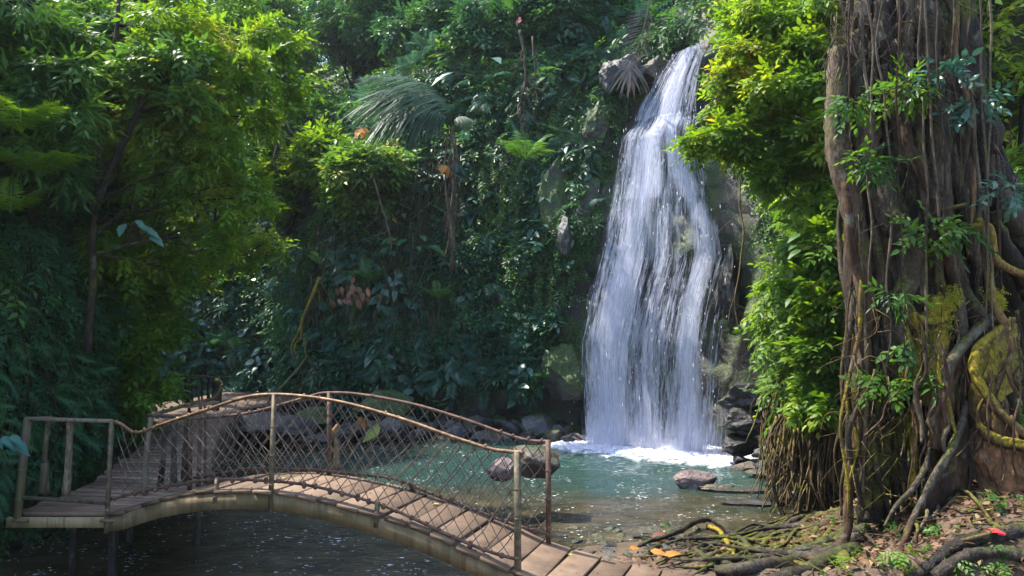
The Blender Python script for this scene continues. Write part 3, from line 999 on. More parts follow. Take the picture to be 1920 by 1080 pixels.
def netting(w, lo, hi, s0, s1, seed, pitch=.128, n=13):
    """diamond wires strung between the two rails"""
    mb = MB()
    g = np.random.default_rng(seed)
    for sgn in (-1, 1):
        for a in np.arange(s0 - 1.2, s1 + 1.2, pitch):
            pts = []
            slope = .60
            b = a + g.uniform(-.012, .012)
            for t in np.linspace(0, 1, n):
                q = b + sgn * slope * (t - .5)
                if s0 - .02 <= q <= s1 + .02:
                    z = rz(lo, q) * (1 - t) + rz(hi, q) * t
                    # sag and slack
                    e = .016 * math.sin(q * 5 + t * 4 + seed) * math.sin(math.pi * t) + .012 * float(vnoise([[q * 6, t * 6, sgn + seed]])[0])
                    loose = .07 * math.exp(-((q + 3.9) / .45) ** 2) * math.sin(math.pi * t)
                    pts.append(bp(q + e + loose * sgn * .8, w + .012 * float(vnoise([[q * 3, t * 3, sgn * 4 + seed]])[0]), z - loose))
            if len(pts) >= 3:
                add_tube(mb, pts, .0042, n=len(pts) * 2, sides=4)
    return mb.build("wire_netting", WIRE, bridge)
netting(0, BRN, RAILN, -4.30, -.02, 3)
netting(WID, BRF, RAILF, -4.0, -.02, 6)

# ---------------------------------------------------------------- wooden walkway on the left
walk = empty("walkway", (-4.8, 9, 0), "weathered plank walkway with wooden railings along the foot of the left cliff", "walkway")
ZW = 1.075
mb = MB()
mb2 = MB()
LEFT = np.array([(-4.99, 7.50), (-4.90, 8.0), (-4.98, 8.9), (-5.2, 9.8), (-5.5, 10.9), (-5.95, 12.4), (-6.35, 13.8)])
RIGHT = np.array([(-4.02, 7.50), (-3.70, 7.86), (-3.60, 8.6), (-3.98, 9.8), (-4.36, 10.9), (-4.9, 12.4), (-5.35, 13.8)])
LC, RC = catmull(LEFT, 64), catmull(RIGHT, 64)
npl = 31
for k in range(npl):
    i0, i1 = int(k * 63 / npl), int((k + 1) * 63 / npl)
    ext = rng.uniform(-.05, .09)
    a, b, c, d = LC[i0], RC[i0], RC[i1], LC[i1]
    t = unit(b - a)
    a = a - t * max(ext, 0) * (k > 2); d = d - t * max(ext, 0) * (k > 2)
    gap = .045
    a2, d2 = a + (d - a) * gap, d - (d - a) * gap
    b2, c2 = b + (c - b) * gap, c - (c - b) * gap
    z1 = ZW + rng.uniform(-.006, .006)
    V = [(*q, z1 - .035) for q in (a2, b2, c2, d2)] + [(*q, z1) for q in (a2, b2, c2, d2)]
    mb.add(V, [(0, 3, 2, 1), (4, 5, 6, 7), (0, 1, 5, 4), (1, 2, 6, 5), (2, 3, 7, 6), (3, 0, 4, 7)], rng.random())
mb.build("deck", PLANK_OLD, walk, smooth=False)
mb = MB()
bar(mb, (-5.03, 7.47, ZW - .09), (-3.99, 7.47, ZW - .09), .04, .10)
o = mb.build("side_beam", BEAM, walk)
for C in (LC, RC):
    mb = MB()
    P3 = np.column_stack([C, np.full(len(C), ZW - .09)])[4:]
    for a, b in zip(P3[:-1:6], P3[6::6]):
        bar(mb, a, b, .05, .10)
    mb.build("joist", POST_WOOD, walk)
DARKPOST = bark_mat("dark_wood", (.05, .04, .035), (.12, .10, .08), .1)
for x, y in ((-4.05, 7.62), (-4.85, 8.3), (-4.2, 10), (-5.2, 10.2), (-5.1, 12.6)):
    mb = MB(); bar(mb, (x, y, -.6), (x, y, ZW - .04), .07, .07, up=(0, 1, 0)); mb.build("support_leg", DARKPOST, walk)
ZR = 1.985
# front railing of the landing, facing the camera
tl = W(52, 785, 7.5); tr = np.array([-4.02, 7.49, 1.985])
bl = W(32, 975, 7.46)
mb = MB(); bar(mb, tl + [-.02, 0, 0], tr, .05, .034); bar(mb, tl + [.0, .0, .0], W(95, 783, 7.7), .04, .03); mb.build("handrail", POST_WOOD, walk)
mb = MB(); bar(mb, W(40, 933, 7.47), (-4.04, 7.47, ZW + .10), .03, .035); mb.build("bottom_rail", DARKPOST, walk)
post(walk, bl, tl, .028, POST_WOOD)
post(walk, W(88, 925, 7.75), W(92, 788, 7.72), .030, BARK_PALE, square=False)
mb = MB(); bar(mb, W(80, 925, 7.72), W(85, 868, 7.72), .06, .05, up=(0, 1, 0)); mb.build("stake", POST_WOOD, walk)
post(walk, W(124, 926, 7.62), W(131, 790, 7.55), .036, BARK_PALE, square=False)
for fx in (40, 205):
    mb = MB(); add_box(mb, W(fx, 975, 7.45), (.075, 0, 0), (0, .04, 0), (0, 0, .012)); mb.build("foot_plate", POST_WOOD, walk)
# rear railing of the landing and the posts along the right edge
zt = lambda px, py, d: W(px, py, d)
mb = MB(); bar(mb, zt(279, 779, 8.25), zt(378, 785, 8.03), .045, .03); mb.build("handrail", DARKPOST, walk)
post(walk, zt(272, 925, 8.2), zt(284, 778, 8.25), .032, POST_WOOD, square=False)
for px0, px1, d, yb, yt, r_, m in ((300, 312, 8.5, 915, 790, .030, DARKPOST), (326, 328, 8.4, 912, 788, .034, DARKPOST), (346, 352, 8.3, 905, 786, .034, BARK_DARK), (372, 376, 8.1, 912, 752, .020, RUST), (385, 384, 8.1, 905, 752, .016, RUST)):
    post(walk, zt(px0, yb, d), zt(px1, yt, d), r_, m, square=False)
# back rail running away to the picket railing at the bend
mb = MB()
add_tube(mb, [zt(290, 777, 8.4), zt(318, 768, 8.9), zt(352, 758, 9.6), zt(392, 750, 10.4), zt(408, 738, 11.6), zt(416, 721, 13.4)], .024, n=24, sides=7, jit=.015)
mb.build("handrail", BARK_BROWN, walk)["label"] = "light brown rail climbing to the bend"
mb = MB(); add_tube(mb, [zt(338, 706, 13.9), zt(375, 706, 13.9), zt(404, 709, 13.8), zt(417, 718, 13.6)], .022, n=18, sides=7, jit=.01)
add_tube(mb, [zt(404, 709, 13.8), zt(432, 706, 14.6)], .016, n=6, sides=6)
mb.build("handrail", BARK_PALE, walk)
for px in (350, 361, 373, 379, 392, 397, 403, 409, 413):
    post(walk, zt(px, 757, 13.85), zt(px + rng.uniform(-2, 2), 708, 13.85), .018 if px % 2 else .030, DARKPOST if px % 3 else BARK_PALE, name="picket", square=False)
post(walk, zt(404, 768, 13.2), zt(407, 712, 13.5), .055, DARKPOST, name="post", square=False)
post(walk, zt(357, 790, 12.8), zt(356, 745, 12.8), .03, DARKPOST, name="post", square=False)

# footpath ledge on the far shore, continuing from the walkway
mb = MB()
pl = [(-7.5, 14.6), (-6.0, 14.2), (-5.7, 14.6), (-6.2, 16.4), (-6.6, 19), (-5.8, 20.2), (-5.2, 21.6), (-8.5, 22.5), (-9.5, 17)]
c0 = np.mean(pl, axis=0)
ring = catmull(np.array([(*q, 0) for q in pl + [pl[0]]]), 60)[:, :2]
V, Q = [], []
lev = ((1.0, .78), (1.06, .35), (1.12, -.4))
n = len(ring)
V.append((*c0, .80))
for sc_, z in ((.35, .82), (.7, .80)) + lev:
    for q in ring:
        p = c0 + (q - c0) * sc_
        V.append((p[0], p[1], z))
V = np.array(V)
V[1:] += np.column_stack([fbm(V[1:], 1.2, 3, 4) * .15, fbm(V[1:], 1.2, 3, 6) * .15, fbm(V[1:], 2.0, 3, 8) * .10])
T = [(0, 1 + k, 1 + (k + 1) % n) for k in range(n)]
mb.add(V, T)
Q = []
for r_ in range(4):
    for k in range(n):
        a = 1 + r_ * n + k; b = 1 + r_ * n + (k + 1) % n
        Q.append((a, a + n, b + n, b))
base = -mb.n
mb.f.append(np.array(Q)); 
path = mb.build("path", SOIL)
tag(path, kind="structure")
mb = MB()
bar(mb, W(405, 752, 14.3), W(492, 741, 15.6), .22, .05, rnd=.9)
tag(mb.build("plank", PLANK_OLD), "pale sunlit plank lying on the far footpath behind the arch of the bridge", "plank")
mb = MB()
bar(mb, W(345, 762, 12.6), W(402, 754, 13.2), .25, .05, rnd=.9)
tag(mb.build("plank", PLANK_OLD), "short yellowish board in front of the far picket railing", "plank")

# ---------------------------------------------------------------- rocks
def rock(name, px, py, d, r, seed, mat, label, cat="rock", group=None, squash=(1, 1, .7), sub=4, rot=0.0, cuts=12, rough=.24):
    V, T = rock_vf(r, seed, sub, cuts, rough, squash)
    c, s_ = math.cos(rot), math.sin(rot)
    V = V @ np.array([[c, s_, 0], [-s_, c, 0], [0, 0, 1]])
    p = W(px, py, d)
    o = MB().add(V, T).build(name, mat, smooth=True)
    o.location = p
    try:
        me = o.data
        me.set_sharp_from_angle(angle=math.radians(32))
    except Exception:
        pass
    return tag(o, label, cat, group)
rock("boulder", 998, 872, 11.6, .50, 5, ROCK_BROWN, "big dark flat-topped boulder in the pool behind the bridge end post", "boulder", squash=(1.0, .8, .62), sub=5)
rock("boulder", 945, 878, 11.4, .27, 6, ROCK_PINK, "pinkish boulder against the left side of the big dark boulder", "boulder", squash=(1, .8, .8))
rock("boulder", 1303, 906, 13.4, .38, 12, ROCK_PINK, "low pale pinkish rock breaking the surface in mid pool", "boulder", squash=(1.05, .7, .62), sub=5, rot=-.3, rough=.2)
rock("submerged_rock", 1392, 916, 13.1, .5, 14, ROCK_WET, "thin dark rock shelf just above water right of the pale rock", "rock", squash=(1.2, .4, .045))
rock("submerged_rock", 1345, 912, 13.2, .42, 15, ROCK_BROWN, "brown shelf trailing right from the pale pinkish rock", "rock", squash=(1.0, .5, .10))
rock("submerged_rock", 1468, 884, 14.3, .60, 16, ROCK_BROWN, "flat ochre rock shelf at the right edge of the pool", "rock", squash=(1.6, .6, .07))
rock("submerged_rock", 1420, 940, 12.2, .5, 18, ROCK_WET, "dark sunken slab below the flat ochre shelf", "rock", squash=(1.3, .4, .06))
rock("boulder", 718, 766, 19.6, .75, 21, ROCK_MOSS, "moss covered boulder on the far shore seen over the bridge", "boulder", squash=(1.1, .8, .62), sub=5)
rock("boulder", 505, 800, 17.6, .85, 22, ROCK_WET, "wide dark boulder below the far footpath, left of the mossy boulder", "boulder", squash=(1.4, .8, .42))
rock("boulder", 590, 782, 18.8, .5, 23, ROCK_MOSS, "small mossy boulder on the far shore left of the larger mossy one", "boulder", squash=(1.1, .8, .55))
rock("boulder", 690, 800, 18.3, .42, 24, ROCK_BROWN, "brown boulder at the waterline in front of the mossy boulder", "boulder", squash=(1.2, .8, .6))
rock("boulder", 742, 800, 18.4, .36, 25, ROCK_GREY, "small grey boulder at the waterline right of the brown one", "boulder", squash=(1, .8, .8))
# layered blocks at the right foot of the fall
for i, (px, py, d, r, sq, m, lab) in enumerate((
    (1392, 742, 16.0, .52, (1.1, .8, .62), ROCK_WET, "upper dark layered block beside the right foot of the waterfall"),
    (1400, 790, 15.8, .60, (1.1, .8, .50), ROCK_WET, "middle dark layered block beside the right foot of the waterfall"),
    (1392, 832, 15.7, .52, (1.1, .8, .55), ROCK_WET, "lowest dark block standing in the water right of the waterfall"),
    (1455, 760, 15.2, .50, (1, .8, .8), ROCK_GREY, "grey block under the right bank foliage above the waterline"),
    (1470, 812, 14.6, .48, (1, .8, .9), ROCK_GREY, "fractured grey rock at the waterline under the right foliage"),
    (1450, 850, 14.7, .36, (1.2, .8, .6), ROCK_GREY, "small grey rock at the water's edge by the hanging bare twig"),
    (1180, 140, 19.6, .55, (1, .9, 1.0), ROCK_WET, "rounded dark rock left of the waterfall lip"),
    (1145, 150, 19.5, .42, (1, .9, 1.1), ROCK_WET, "smaller dark rock under the dry hanging frond"),
    (1222, 135, 19.8, .46, (1.1, .9, .9), ROCK_BROWN, "dark brown rock touching the left side of the waterfall lip"),
    (1332, 130, 19.2, .5, (.8, .9, 1.4), ROCK_WET, "wet dark rock at the right side of the waterfall lip"),
    (1372, 520, 17.4, .55, (.6, .6, 1.5), ROCK_WET, "smooth wet rock bulge at the right edge of the waterfall"),
    (1058, 440, 19.1, .5, (.42, .5, 1.2), ROCK_GREY, "smooth grey rock slab with a thin trickle left of the waterfall"),
    (1100, 400, 20.0, .9, (.7, .6, 1.5), ROCK_MOSS, "tall mossy rock rib left of the waterfall"),
    (1040, 390, 20.1, .9, (.5, .6, 1.7), ROCK_MOSS, "narrow mossy rib left of the grey slab"),
    (1115, 250, 20.0, .7, (.8, .6, 1.0), ROCK_MOSS, "mossy ledge rock left of the upper waterfall"),
    (1060, 700, 19.3, .95, (.8, .6, .9), ROCK_MOSS, "large mossy overhanging rock left of the waterfall foot"))):
    rock("rock", px, py, d, r, 60 + i, m, lab, squash=sq, rot=.4 * (i % 5), cuts=13, rough=.38, sub=5)
# rubble along the foot of the far cliff: a few shapes copied
RUB = []
for i in range(6):
    V, T = rock_vf(1, 200 + i, 3, 9, .14, (1, .85, .7))
    me = MB().add(V, T).mesh("rock", (ROCK_WET, ROCK_WET, ROCK_BROWN, ROCK_GREY, ROCK_WET, ROCK_BROWN)[i])
    me.set_sharp_from_angle(angle=math.radians(32))
    RUB.append(me)
g = np.random.default_rng(17)
for i in range(130):
    px = g.uniform(440, 1085)
    t = (px - 440) / 645
    d = np.interp(px, [440, 600, 760, 900, 1085], [18.6, 18.8, 19.2, 19.4, 18.9]) + g.uniform(-.7, .9)
    r = g.uniform(.10, .34) if g.random() < .8 else g.uniform(.3, .5)
    x = (px - 960) / F_PX * d
    o = bpy.data.objects.new("rock", RUB[int(g.integers(6))])
    COL.objects.link(o)
    o.location = (x, d, g.uniform(-.02, .25) * (d > 19) + r * .2)
    o.rotation_euler = (g.uniform(-.4, .4), g.uniform(-.4, .4), g.uniform(0, 6))
    o.scale = (r, r, r * g.uniform(.7, 1.1))
    tag(o, "broken rock in the rubble at the waterline along the foot of the far cliff", "rock", "rubble along the far shore")
for i in range(26):
    px = g.uniform(1375, 1500); d = g.uniform(14.0, 15.6); r = g.uniform(.10, .26)
    o = bpy.data.objects.new("rock", RUB[int(g.integers(6))]); COL.objects.link(o)
    o.location = ((px - 960) / F_PX * d + (15.4 - d) * .5, d, r * g.uniform(.0, .8)); o.rotation_euler = (g.uniform(-.4, .4), 0, g.uniform(0, 6)); o.scale = (r, r, r)
    tag(o, "broken dark rock in the heap at the right edge of the pool", "rock", "rubble at the right pool edge")
# driftwood and leaves near the far shore
mb = MB(); add_tube(mb, [W(630, 880, 14.6) , W(632, 845, 14.6), W(627, 815, 14.6), W(633, 796, 14.6)], [.05, .055, .04, .07, .03], n=14, sides=8, flut=.3)
tag(mb.build("driftwood", BARK_ORANGE), "orange brown driftwood stump standing in the pool beside the dark middle post", "driftwood")
# ---------------------------------------------------------------- vegetation on the cliffs
def wall_dirs(n, out, g, down=.55, spread=.75, outw=.6):
    d = out * outw + np.array([0, 0, -down]) + g.normal(size=(n, 3)) * spread * .6
    u = out * .55 + np.array([0, 0, 1.0]) + g.normal(size=(n, 3)) * .35
    return d, u

def in_fall(P, pad=.35):
    x, y, z = P[:, 0], P[:, 1], P[:, 2]
    xl = np.interp(z, LE[:, 0], LE[:, 1]); xr = np.interp(z, RE[:, 0], RE[:, 1])
    return (x > xl - pad) & (x < xr + pad * 1.3) & (y > 15) & (y < 24) & (z < 10.6)

def cover(cliff, temps, count, smin, smax, dens, seed, lump=0.0, lumpsc=.6, mb=None, down=.55, spread=.75, huer=.35, bias=0.0, outw=.6):
    g = np.random.default_rng(seed)
    P, N, O = cliff.sample(count, dens, g)
    n = len(P)
    out = unit(O * .6 + N * .4)
    lf = np.clip(fbm(P, lumpsc, 3, seed) * 1.6 + .35, 0, 1.3)
    off = lump * lf * (1 - np.abs(g.normal(size=n)) * .35)
    P = P + out * (off + .03)[:, None]
    d, u = wall_dirs(n, out, g, down, spread, outw)
    hue = np.clip(.42 + bias + .45 * fbm(P, .9, 3, seed + 1) + huer * (g.random(n) - .5), 0, 1)
    mb = mb or MB()
    scatter(mb, temps, P, d, u, g.uniform(smin, smax, n), hue, g)
    return mb

def dz_back(P):
    x, y, z = P.T
    w = np.ones(len(P))
    w *= np.where(in_fall(P, .55), 0.0, 1.0)
    ribs = (x > .9) & (x < 3.0) & (y > 17.5) & (z < 8.5)
    w *= np.where(ribs, .5, 1.0)
    w *= np.where((x > -3.5) & (x < 5.8) & (z < 1.2), .08, 1.0)
    w *= np.where((x > -9) & (z < .35), .1, 1.0)
    w *= np.where(z < -.1, 0, 1)
    w *= np.where(np.hypot(x, y) > 48, .15, 1.0) * np.where((x > 22) | (x < -24), .1, 1.0)
    w *= np.where((x > 3.5) & (y < 17) & (z < 2.7) & (y > 12.9), .03, 1)
    return w
def patch(P, sc, seed, lo=-.15, hi=.35):
    return .08 + .92 * sstep(lo, hi, fbm(P, sc, 3, seed))
bulge = lambda P: dz_back(P) * (P[:, 2] < 13) * (P[:, 0] < 5.0) * (P[:, 1] > 17)
right = lambda P: dz_back(P) * (P[:, 0] > 4.2) * (P[:, 1] < 16.9)

mb = cover(back_cliff, T_IVY, 20000, .14, .25, lambda P: bulge(P) * np.where(P[:, 2] < 9, 1, .3), 101, lump=.10, down=.9, spread=.5)
tag(mb.build("ivy_cover", L_MOSSY), "small leaved creeper carpeting the shaded cliff face left of the waterfall", "creeper", kind="stuff")
mb = cover(back_cliff, T_SPRIG, 15000, .26, .48, lambda P: bulge(P) * patch(P, .55, 31) * np.where(P[:, 2] < 2, .4, 1), 102, lump=.75)
mb = cover(back_cliff, T_LONG, 5200, .34, .62, lambda P: bulge(P) * patch(P, .5, 37), 103, lump=.6, mb=mb)
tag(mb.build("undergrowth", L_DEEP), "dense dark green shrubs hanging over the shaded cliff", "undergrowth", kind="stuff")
mb = cover(back_cliff, T_BIG, 1300, .32, .62, lambda P: bulge(P) * patch(P, .7, 41) * (P[:, 2] < 8), 104, lump=.55)
mb = cover(back_cliff, T_FERN, 3000, .45, .9, lambda P: bulge(P) * patch(P, .45, 43), 105, lump=.45, mb=mb, down=.1, outw=.9)
tag(mb.build("fern_cover", L_BLUE), "bluish green ferns and broad leaves growing thick on the damp cliff", "ferns", kind="stuff")
mb = cover(back_cliff, T_SPRIG, 8000, .28, .52, lambda P: bulge(P) * patch(P, .45, 53, -.05, .3) * sstep(2.8, 5.5, P[:, 2]) * (P[:, 0] < 0), 106, lump=1.0)
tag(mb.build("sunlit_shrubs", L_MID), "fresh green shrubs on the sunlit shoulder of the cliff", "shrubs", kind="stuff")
mb = cover(back_cliff, T_IVY, 5200, .12, .22, lambda P: np.where(in_fall(P, .25), 0, 1.0) * (P[:, 0] > .6) * (P[:, 0] < 6) * (P[:, 1] > 14.8) * (P[:, 1] < 22) * (P[:, 2] > 2.2) * (P[:, 2] < 10.5) * patch(P, .8, 97, -.3, .2), 115, lump=.10, down=.9, spread=.5)
tag(mb.build("ivy_cover", L_MOSSY), "mossy creeper on the rocks either side of the falling water", "creeper", kind="stuff")
# top of the slope, far growth
hill = lambda P: dz_back(P) * (P[:, 2] > 9.5)
mb = cover(back_cliff, T_SPRIG, 17000, .42, .85, hill, 107, lump=2.0, lumpsc=.35, spread=1.0)
tag(mb.build("hillside_growth", L_MID), "hazy tangle of trees and shrubs covering the slope above the cliffs", "undergrowth", kind="stuff")
# right bank
mb = cover(back_cliff, T_IVY, 5200, .17, .28, lambda P: right(P) * (P[:, 0] < 7.5) * np.where(P[:, 2] < 1.6, .35, 1), 108, lump=.15, down=.9, spread=.5, bias=.25)
tag(mb.build("ivy_cover", L_MOSSY), "small leaved creeper on the right bank beside the waterfall", "creeper", kind="stuff")
mb = cover(back_cliff, T_SPRIG_N, 7500, .19, .34, lambda P: right(P) * patch(P, .8, 61, -.3, .2) * (P[:, 0] < 8) * np.where(P[:, 2] < 1.7, .08, 1), 109, lump=.55)
mb = cover(back_cliff, T_FERN, 1100, .35, .65, lambda P: right(P) * (P[:, 0] < 8) * patch(P, .8, 67, -.2, .3) * np.where(P[:, 2] < 1.7, .1, 1), 110, lump=.45, mb=mb, down=.2, outw=.9)
tag(mb.build("bank_growth", L_BRIGHT), "bright yellow green leaves and ferns cascading down the right bank", "undergrowth", kind="stuff")
mb = cover(back_cliff, T_SPRIG, 13000, .30, .55, lambda P: dz_back(P) * (P[:, 0] > 5.5) * (P[:, 1] < 26) * (P[:, 0] < 22), 111, lump=.5, bias=.3)
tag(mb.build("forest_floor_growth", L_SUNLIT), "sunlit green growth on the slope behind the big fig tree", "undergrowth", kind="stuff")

# left cliff
lz = lambda P: np.where(P[:, 2] < .0, 0, 1.0) * np.where((P[:, 1] < 3), .1, 1)
mb = cover(left_cliff, T_IVY, 6500, .16, .28, lambda P: lz(P) * sstep(10.5, 12.5, P[:, 1] + .3 * P[:, 2]) * (P[:, 1] < 16.5), 121, lump=.15, down=.8, spread=.6, bias=.1)
mb = cover(left_cliff, T_IVY, 5200, .10, .22, lambda P: lz(P) * (P[:, 1] < 12.5) * patch(P, 1.3, 88, -.25, .2), 122, lump=.12, down=.8, mb=mb, bias=-.3)
tag(mb.build("ivy_cover", L_MID), "creeper leaves on the left cliff beside the walkway", "creeper", kind="stuff")
mb = cover(left_cliff, T_SPRIG, 4600, .25, .48, lambda P: lz(P) * (sstep(2.6, 4.6, P[:, 2]) + .35 * sstep(11, 13, P[:, 1])) * patch(P, .8, 71, -.3, .2), 123, lump=.5)
mb = cover(left_cliff, T_FERN, 700, .4, .75, lambda P: lz(P) * sstep(2.6, 4.6, P[:, 2]), 124, lump=.4, mb=mb, down=.1, outw=.9)
mb = cover(left_cliff, T_SPRIG_N, 700, .35, .6, lambda P: lz(P) * sstep(11.5, 13, P[:, 1]) * patch(P, .8, 75), 126, lump=.5, mb=mb)
mb = cover(left_cliff, T_SPRIG, 2600, .16, .32, lambda P: lz(P) * (P[:, 2] < 3.5) * patch(P, 1.1, 79, -.1, .25), 127, lump=.3, mb=mb, bias=-.25)
m3 = cover(left_cliff, T_SPRIG_N, 3600, .18, .32, lambda P: lz(P) * (P[:, 2] < 5.5) * sstep(11.2, 12.6, P[:, 1]) * (P[:, 1] < 16.5) * patch(P, 1.0, 83, -.2, .2), 128, lump=.45, bias=.1)
tag(m3.build('bank_growth', L_BRIGHT), 'bright green leaves draping the left cliff down to the walkway', 'undergrowth', kind='stuff')
tag(mb.build("undergrowth", L_MID), "leafy shrubs and ferns growing on the upper left cliff", "undergrowth", kind="stuff")
mb = cover(left_cliff, T_SPRIG, 4200, .14, .28, lambda P: lz(P) * (P[:, 1] > 8.5) * (P[:, 1] < 12.4) * (P[:, 2] > .8) * (P[:, 2] < 6) * patch(P, 1.2, 89, -.35, .1), 129, lump=.42)
mb = cover(left_cliff, T_FERN, 420, .25, .5, lambda P: lz(P) * (P[:, 1] > 8.5) * (P[:, 1] < 12.4) * (P[:, 2] > 1) * (P[:, 2] < 6), 130, lump=.4, mb=mb, down=.3, outw=.9)
tag(mb.build('bank_growth', L_DEEP), 'dark small leaved plants covering the shaded left bank above the landing', 'undergrowth', kind='stuff')
# fine dead roots and stems hanging on both cliffs
def hanging(cliff, count, dens, seed, lmin, lmax, r, off=.12):
    g = np.random.default_rng(seed)
    P, N, O = cliff.sample(count, dens, g)
    mb = MB()
    for p, o in zip(P, O):
        L = g.uniform(lmin, lmax)
        p = p + o * g.uniform(.03, off)
        m = p + np.array([g.normal() * .10, g.normal() * .06, -L * .5]) + o * .05
        e = p + np.array([g.normal() * .16, g.normal() * .10, -L])
        add_tube(mb, [p, m, e], [r * g.uniform(.7, 1.5), r * .5], n=9, sides=3, jit=.05, seed=int(g.integers(999)))
    return mb
mb = hanging(left_cliff, 380, lambda P: (P[:, 2] > 1.2) * (P[:, 2] < 5) * (P[:, 1] > 7.5) * (P[:, 1] < 12.6) * 1.0, 131, .4, 1.8, .010, .25)
tag(mb.build("hanging_rootlets", BARK_DARK), "fine dark rootlets matting the left cliff above the walkway", "rootlets", kind="stuff")
mb = hanging(back_cliff, 700, lambda P: bulge(P) * (P[:, 2] > 3) * (P[:, 2] < 8) * (P[:, 0] > -6) * (P[:, 0] < -1.2), 132, .6, 2.2, .012, .9)
tag(mb.build("dead_stems", BARK_PALE), "tangle of grey dead stems hanging on the cliff shoulder", "dead stems", kind="stuff")
mb = hanging(back_cliff, 420, lambda P: (P[:, 2] > 1.2) * (P[:, 2] < 2.2) * (P[:, 1] < 12.8) * (P[:, 1] > 10.9) * (P[:, 0] > 4) * (P[:, 0] < 6), 133, .7, 1.9, .020, .30)
tag(mb.build("hanging_rootlets", ROOT_TAN), "thin tan roots curtaining the foot of the right bank", "rootlets", kind="stuff")

g = np.random.default_rng(140)
P, N, O = back_cliff.sample(260, lambda P: bulge(P) * (P[:, 2] > 4.5) * (P[:, 2] < 9.5) * (P[:, 0] > -7), g)
mb = MB()
for p, o in zip(P, O):
    L = g.uniform(.8, 3.2); k = int(L * 9)
    t = np.linspace(0, 1, k)[:, None]
    q = p + o * .55 + t * np.array([g.normal() * .25, g.normal() * .12, -L]) + g.normal(size=(k, 3)) * .035
    scatter(mb, T_IVY, q, g.normal(size=(k, 3)) * .5 + [0, -.1, -1], o + [0, 0, .4], g.uniform(.12, .24, k), g.uniform(.2, .8) + np.zeros(k), g)
tag(mb.build("trailing_vines", L_MOSSY), "leafy vines trailing down the face of the cliff", "vines", kind="stuff")

# ---------------------------------------------------------------- trees
def add_clump(mb, c, r, n, temps, smin, smax, g, hue=.5, hv=.3, flat=.75, fill=.45):
    v = unit(g.normal(size=(n, 3)))
    rad = (fill + (1 - fill) * g.random(n) ** .6)
    p = c + v * rad[:, None] * np.array([r, r, r * flat])
    d = v * [1, 1, .35] + g.normal(size=(n, 3)) * .5 + [0, 0, -.25]
    u = np.array([0, 0, 1.0]) + g.normal(size=(n, 3)) * .35
    h = np.clip(hue + hv * (g.random(n) - .5) + .1 * g.normal(), 0, 1)
    scatter(mb, temps, p, d, u, g.uniform(smin, smax, n), h, g)

def tree(name, base, top, clumps, nspr, smin, smax, trunk_r, leaf, bark, temps, label, cat="tree", group=None, seed=0, hue=.5, bend=.3, parts=True):
    """clumps: list of (centre, radius)"""
    g = np.random.default_rng(seed)
    base, top = np.asarray(base, float), np.asarray(top, float)
    root = empty(name, base, label, cat, group)
    mid = (base + top) / 2 + g.normal(size=3) * [bend, bend, 0]
    tp = catmull([base, mid, top], 24)
    mb = MB()
    add_tube(mb, [base, mid, top], [trunk_r, trunk_r * .45], n=24, sides=9, flut=.3, seed=seed % 50, jit=.04)
    tot = sum(r ** 2 for _, r in clumps)
    ml = MB()
    for c, r in clumps:
        c = np.asarray(c, float)
        k = int(np.argmin(np.linalg.norm(tp - (c - [0, 0, r * 1.5]), axis=1)))
        k = min(max(k, 6), 23)
        s = tp[k]
        m = (s + c) / 2 + g.normal(size=3) * .12 * r + [0, 0, .1 * r]
        rr = trunk_r * .42
        add_tube(mb, [s, m, c], [rr, rr * .3], n=12, sides=6, seed=int(g.integers(99)), jit=.05)
        for _ in range(4):
            e = c + unit(g.normal(size=3)) * r * .9
            add_tube(mb, [m, (m + e) / 2 + g.normal(size=3) * .1 * r, e], [rr * .4, rr * .12], n=8, sides=4)
        # several sub-clumps inside each clump leave gaps
        ns = max(6, int(8 + r * 9))
        for _ in range(ns):
            cc = c + unit(g.normal(size=3)) * r * g.uniform(.25, 1.12) * [1, 1, .85]
            add_clump(ml, cc, r * g.uniform(.18, .40), max(4, int(nspr * r * r / tot / ns * g.uniform(.6, 1.4))), temps, smin, smax, g, hue + g.normal() * .14, .5, flat=.5, fill=.2)
    mb.build("trunk", bark, root)
    ml.build("crown", leaf, root)
    return root

def pc(px, py, d, r): return (W(px, py, d), r)

# big leafy tree leaning out from the left cliff
tree("leaning_tree", W(165, 660, 10.3), W(228, -40, 10.0), [
    pc(320, 40, 10.5, .75), pc(430, 130, 10.8, .6), pc(330, 210, 10.4, .6), pc(400, 290, 10.6, .55), pc(455, 370, 11.0, .4), pc(330, 350, 10.6, .5), pc(410, 440, 11, .32),
    pc(270, 110, 10.2, .5), pc(220, 470, 10.8, .45), pc(330, 500, 11.5, .38), pc(510, 80, 12, .5), pc(540, 160, 12.5, .36), pc(480, 220, 11.6, .38), pc(250, 290, 10.6, .4), pc(370, 150, 11, .5), pc(300, 430, 11, .3)],
    2900, .19, .34, .055, L_BRIGHT, BARK_DARK, T_SPRIG_N[:3] + T_LONG[:3], "slender leaning tree with bright yellow green leaves in front of the left cliff", seed=301, hue=.40, bend=.15)
tree("leafy_tree", W(120, 640, 11.8), W(260, 60, 12.4), [
    pc(200, 50, 12.0, .9), pc(330, 120, 12.6, .9), pc(450, 40, 13.5, .8), pc(250, 230, 12.2, .8), pc(380, 250, 13.2, .7), pc(290, 380, 12.6, .7), pc(430, 330, 13.6, .6), pc(370, 480, 13.2, .5), pc(210, 420, 12, .6)],
    3000, .20, .36, .09, L_MID, BARK_DARK, T_SPRIG + T_LONG, "darker leafy tree standing behind the slender leaning tree", seed=306, hue=.55)
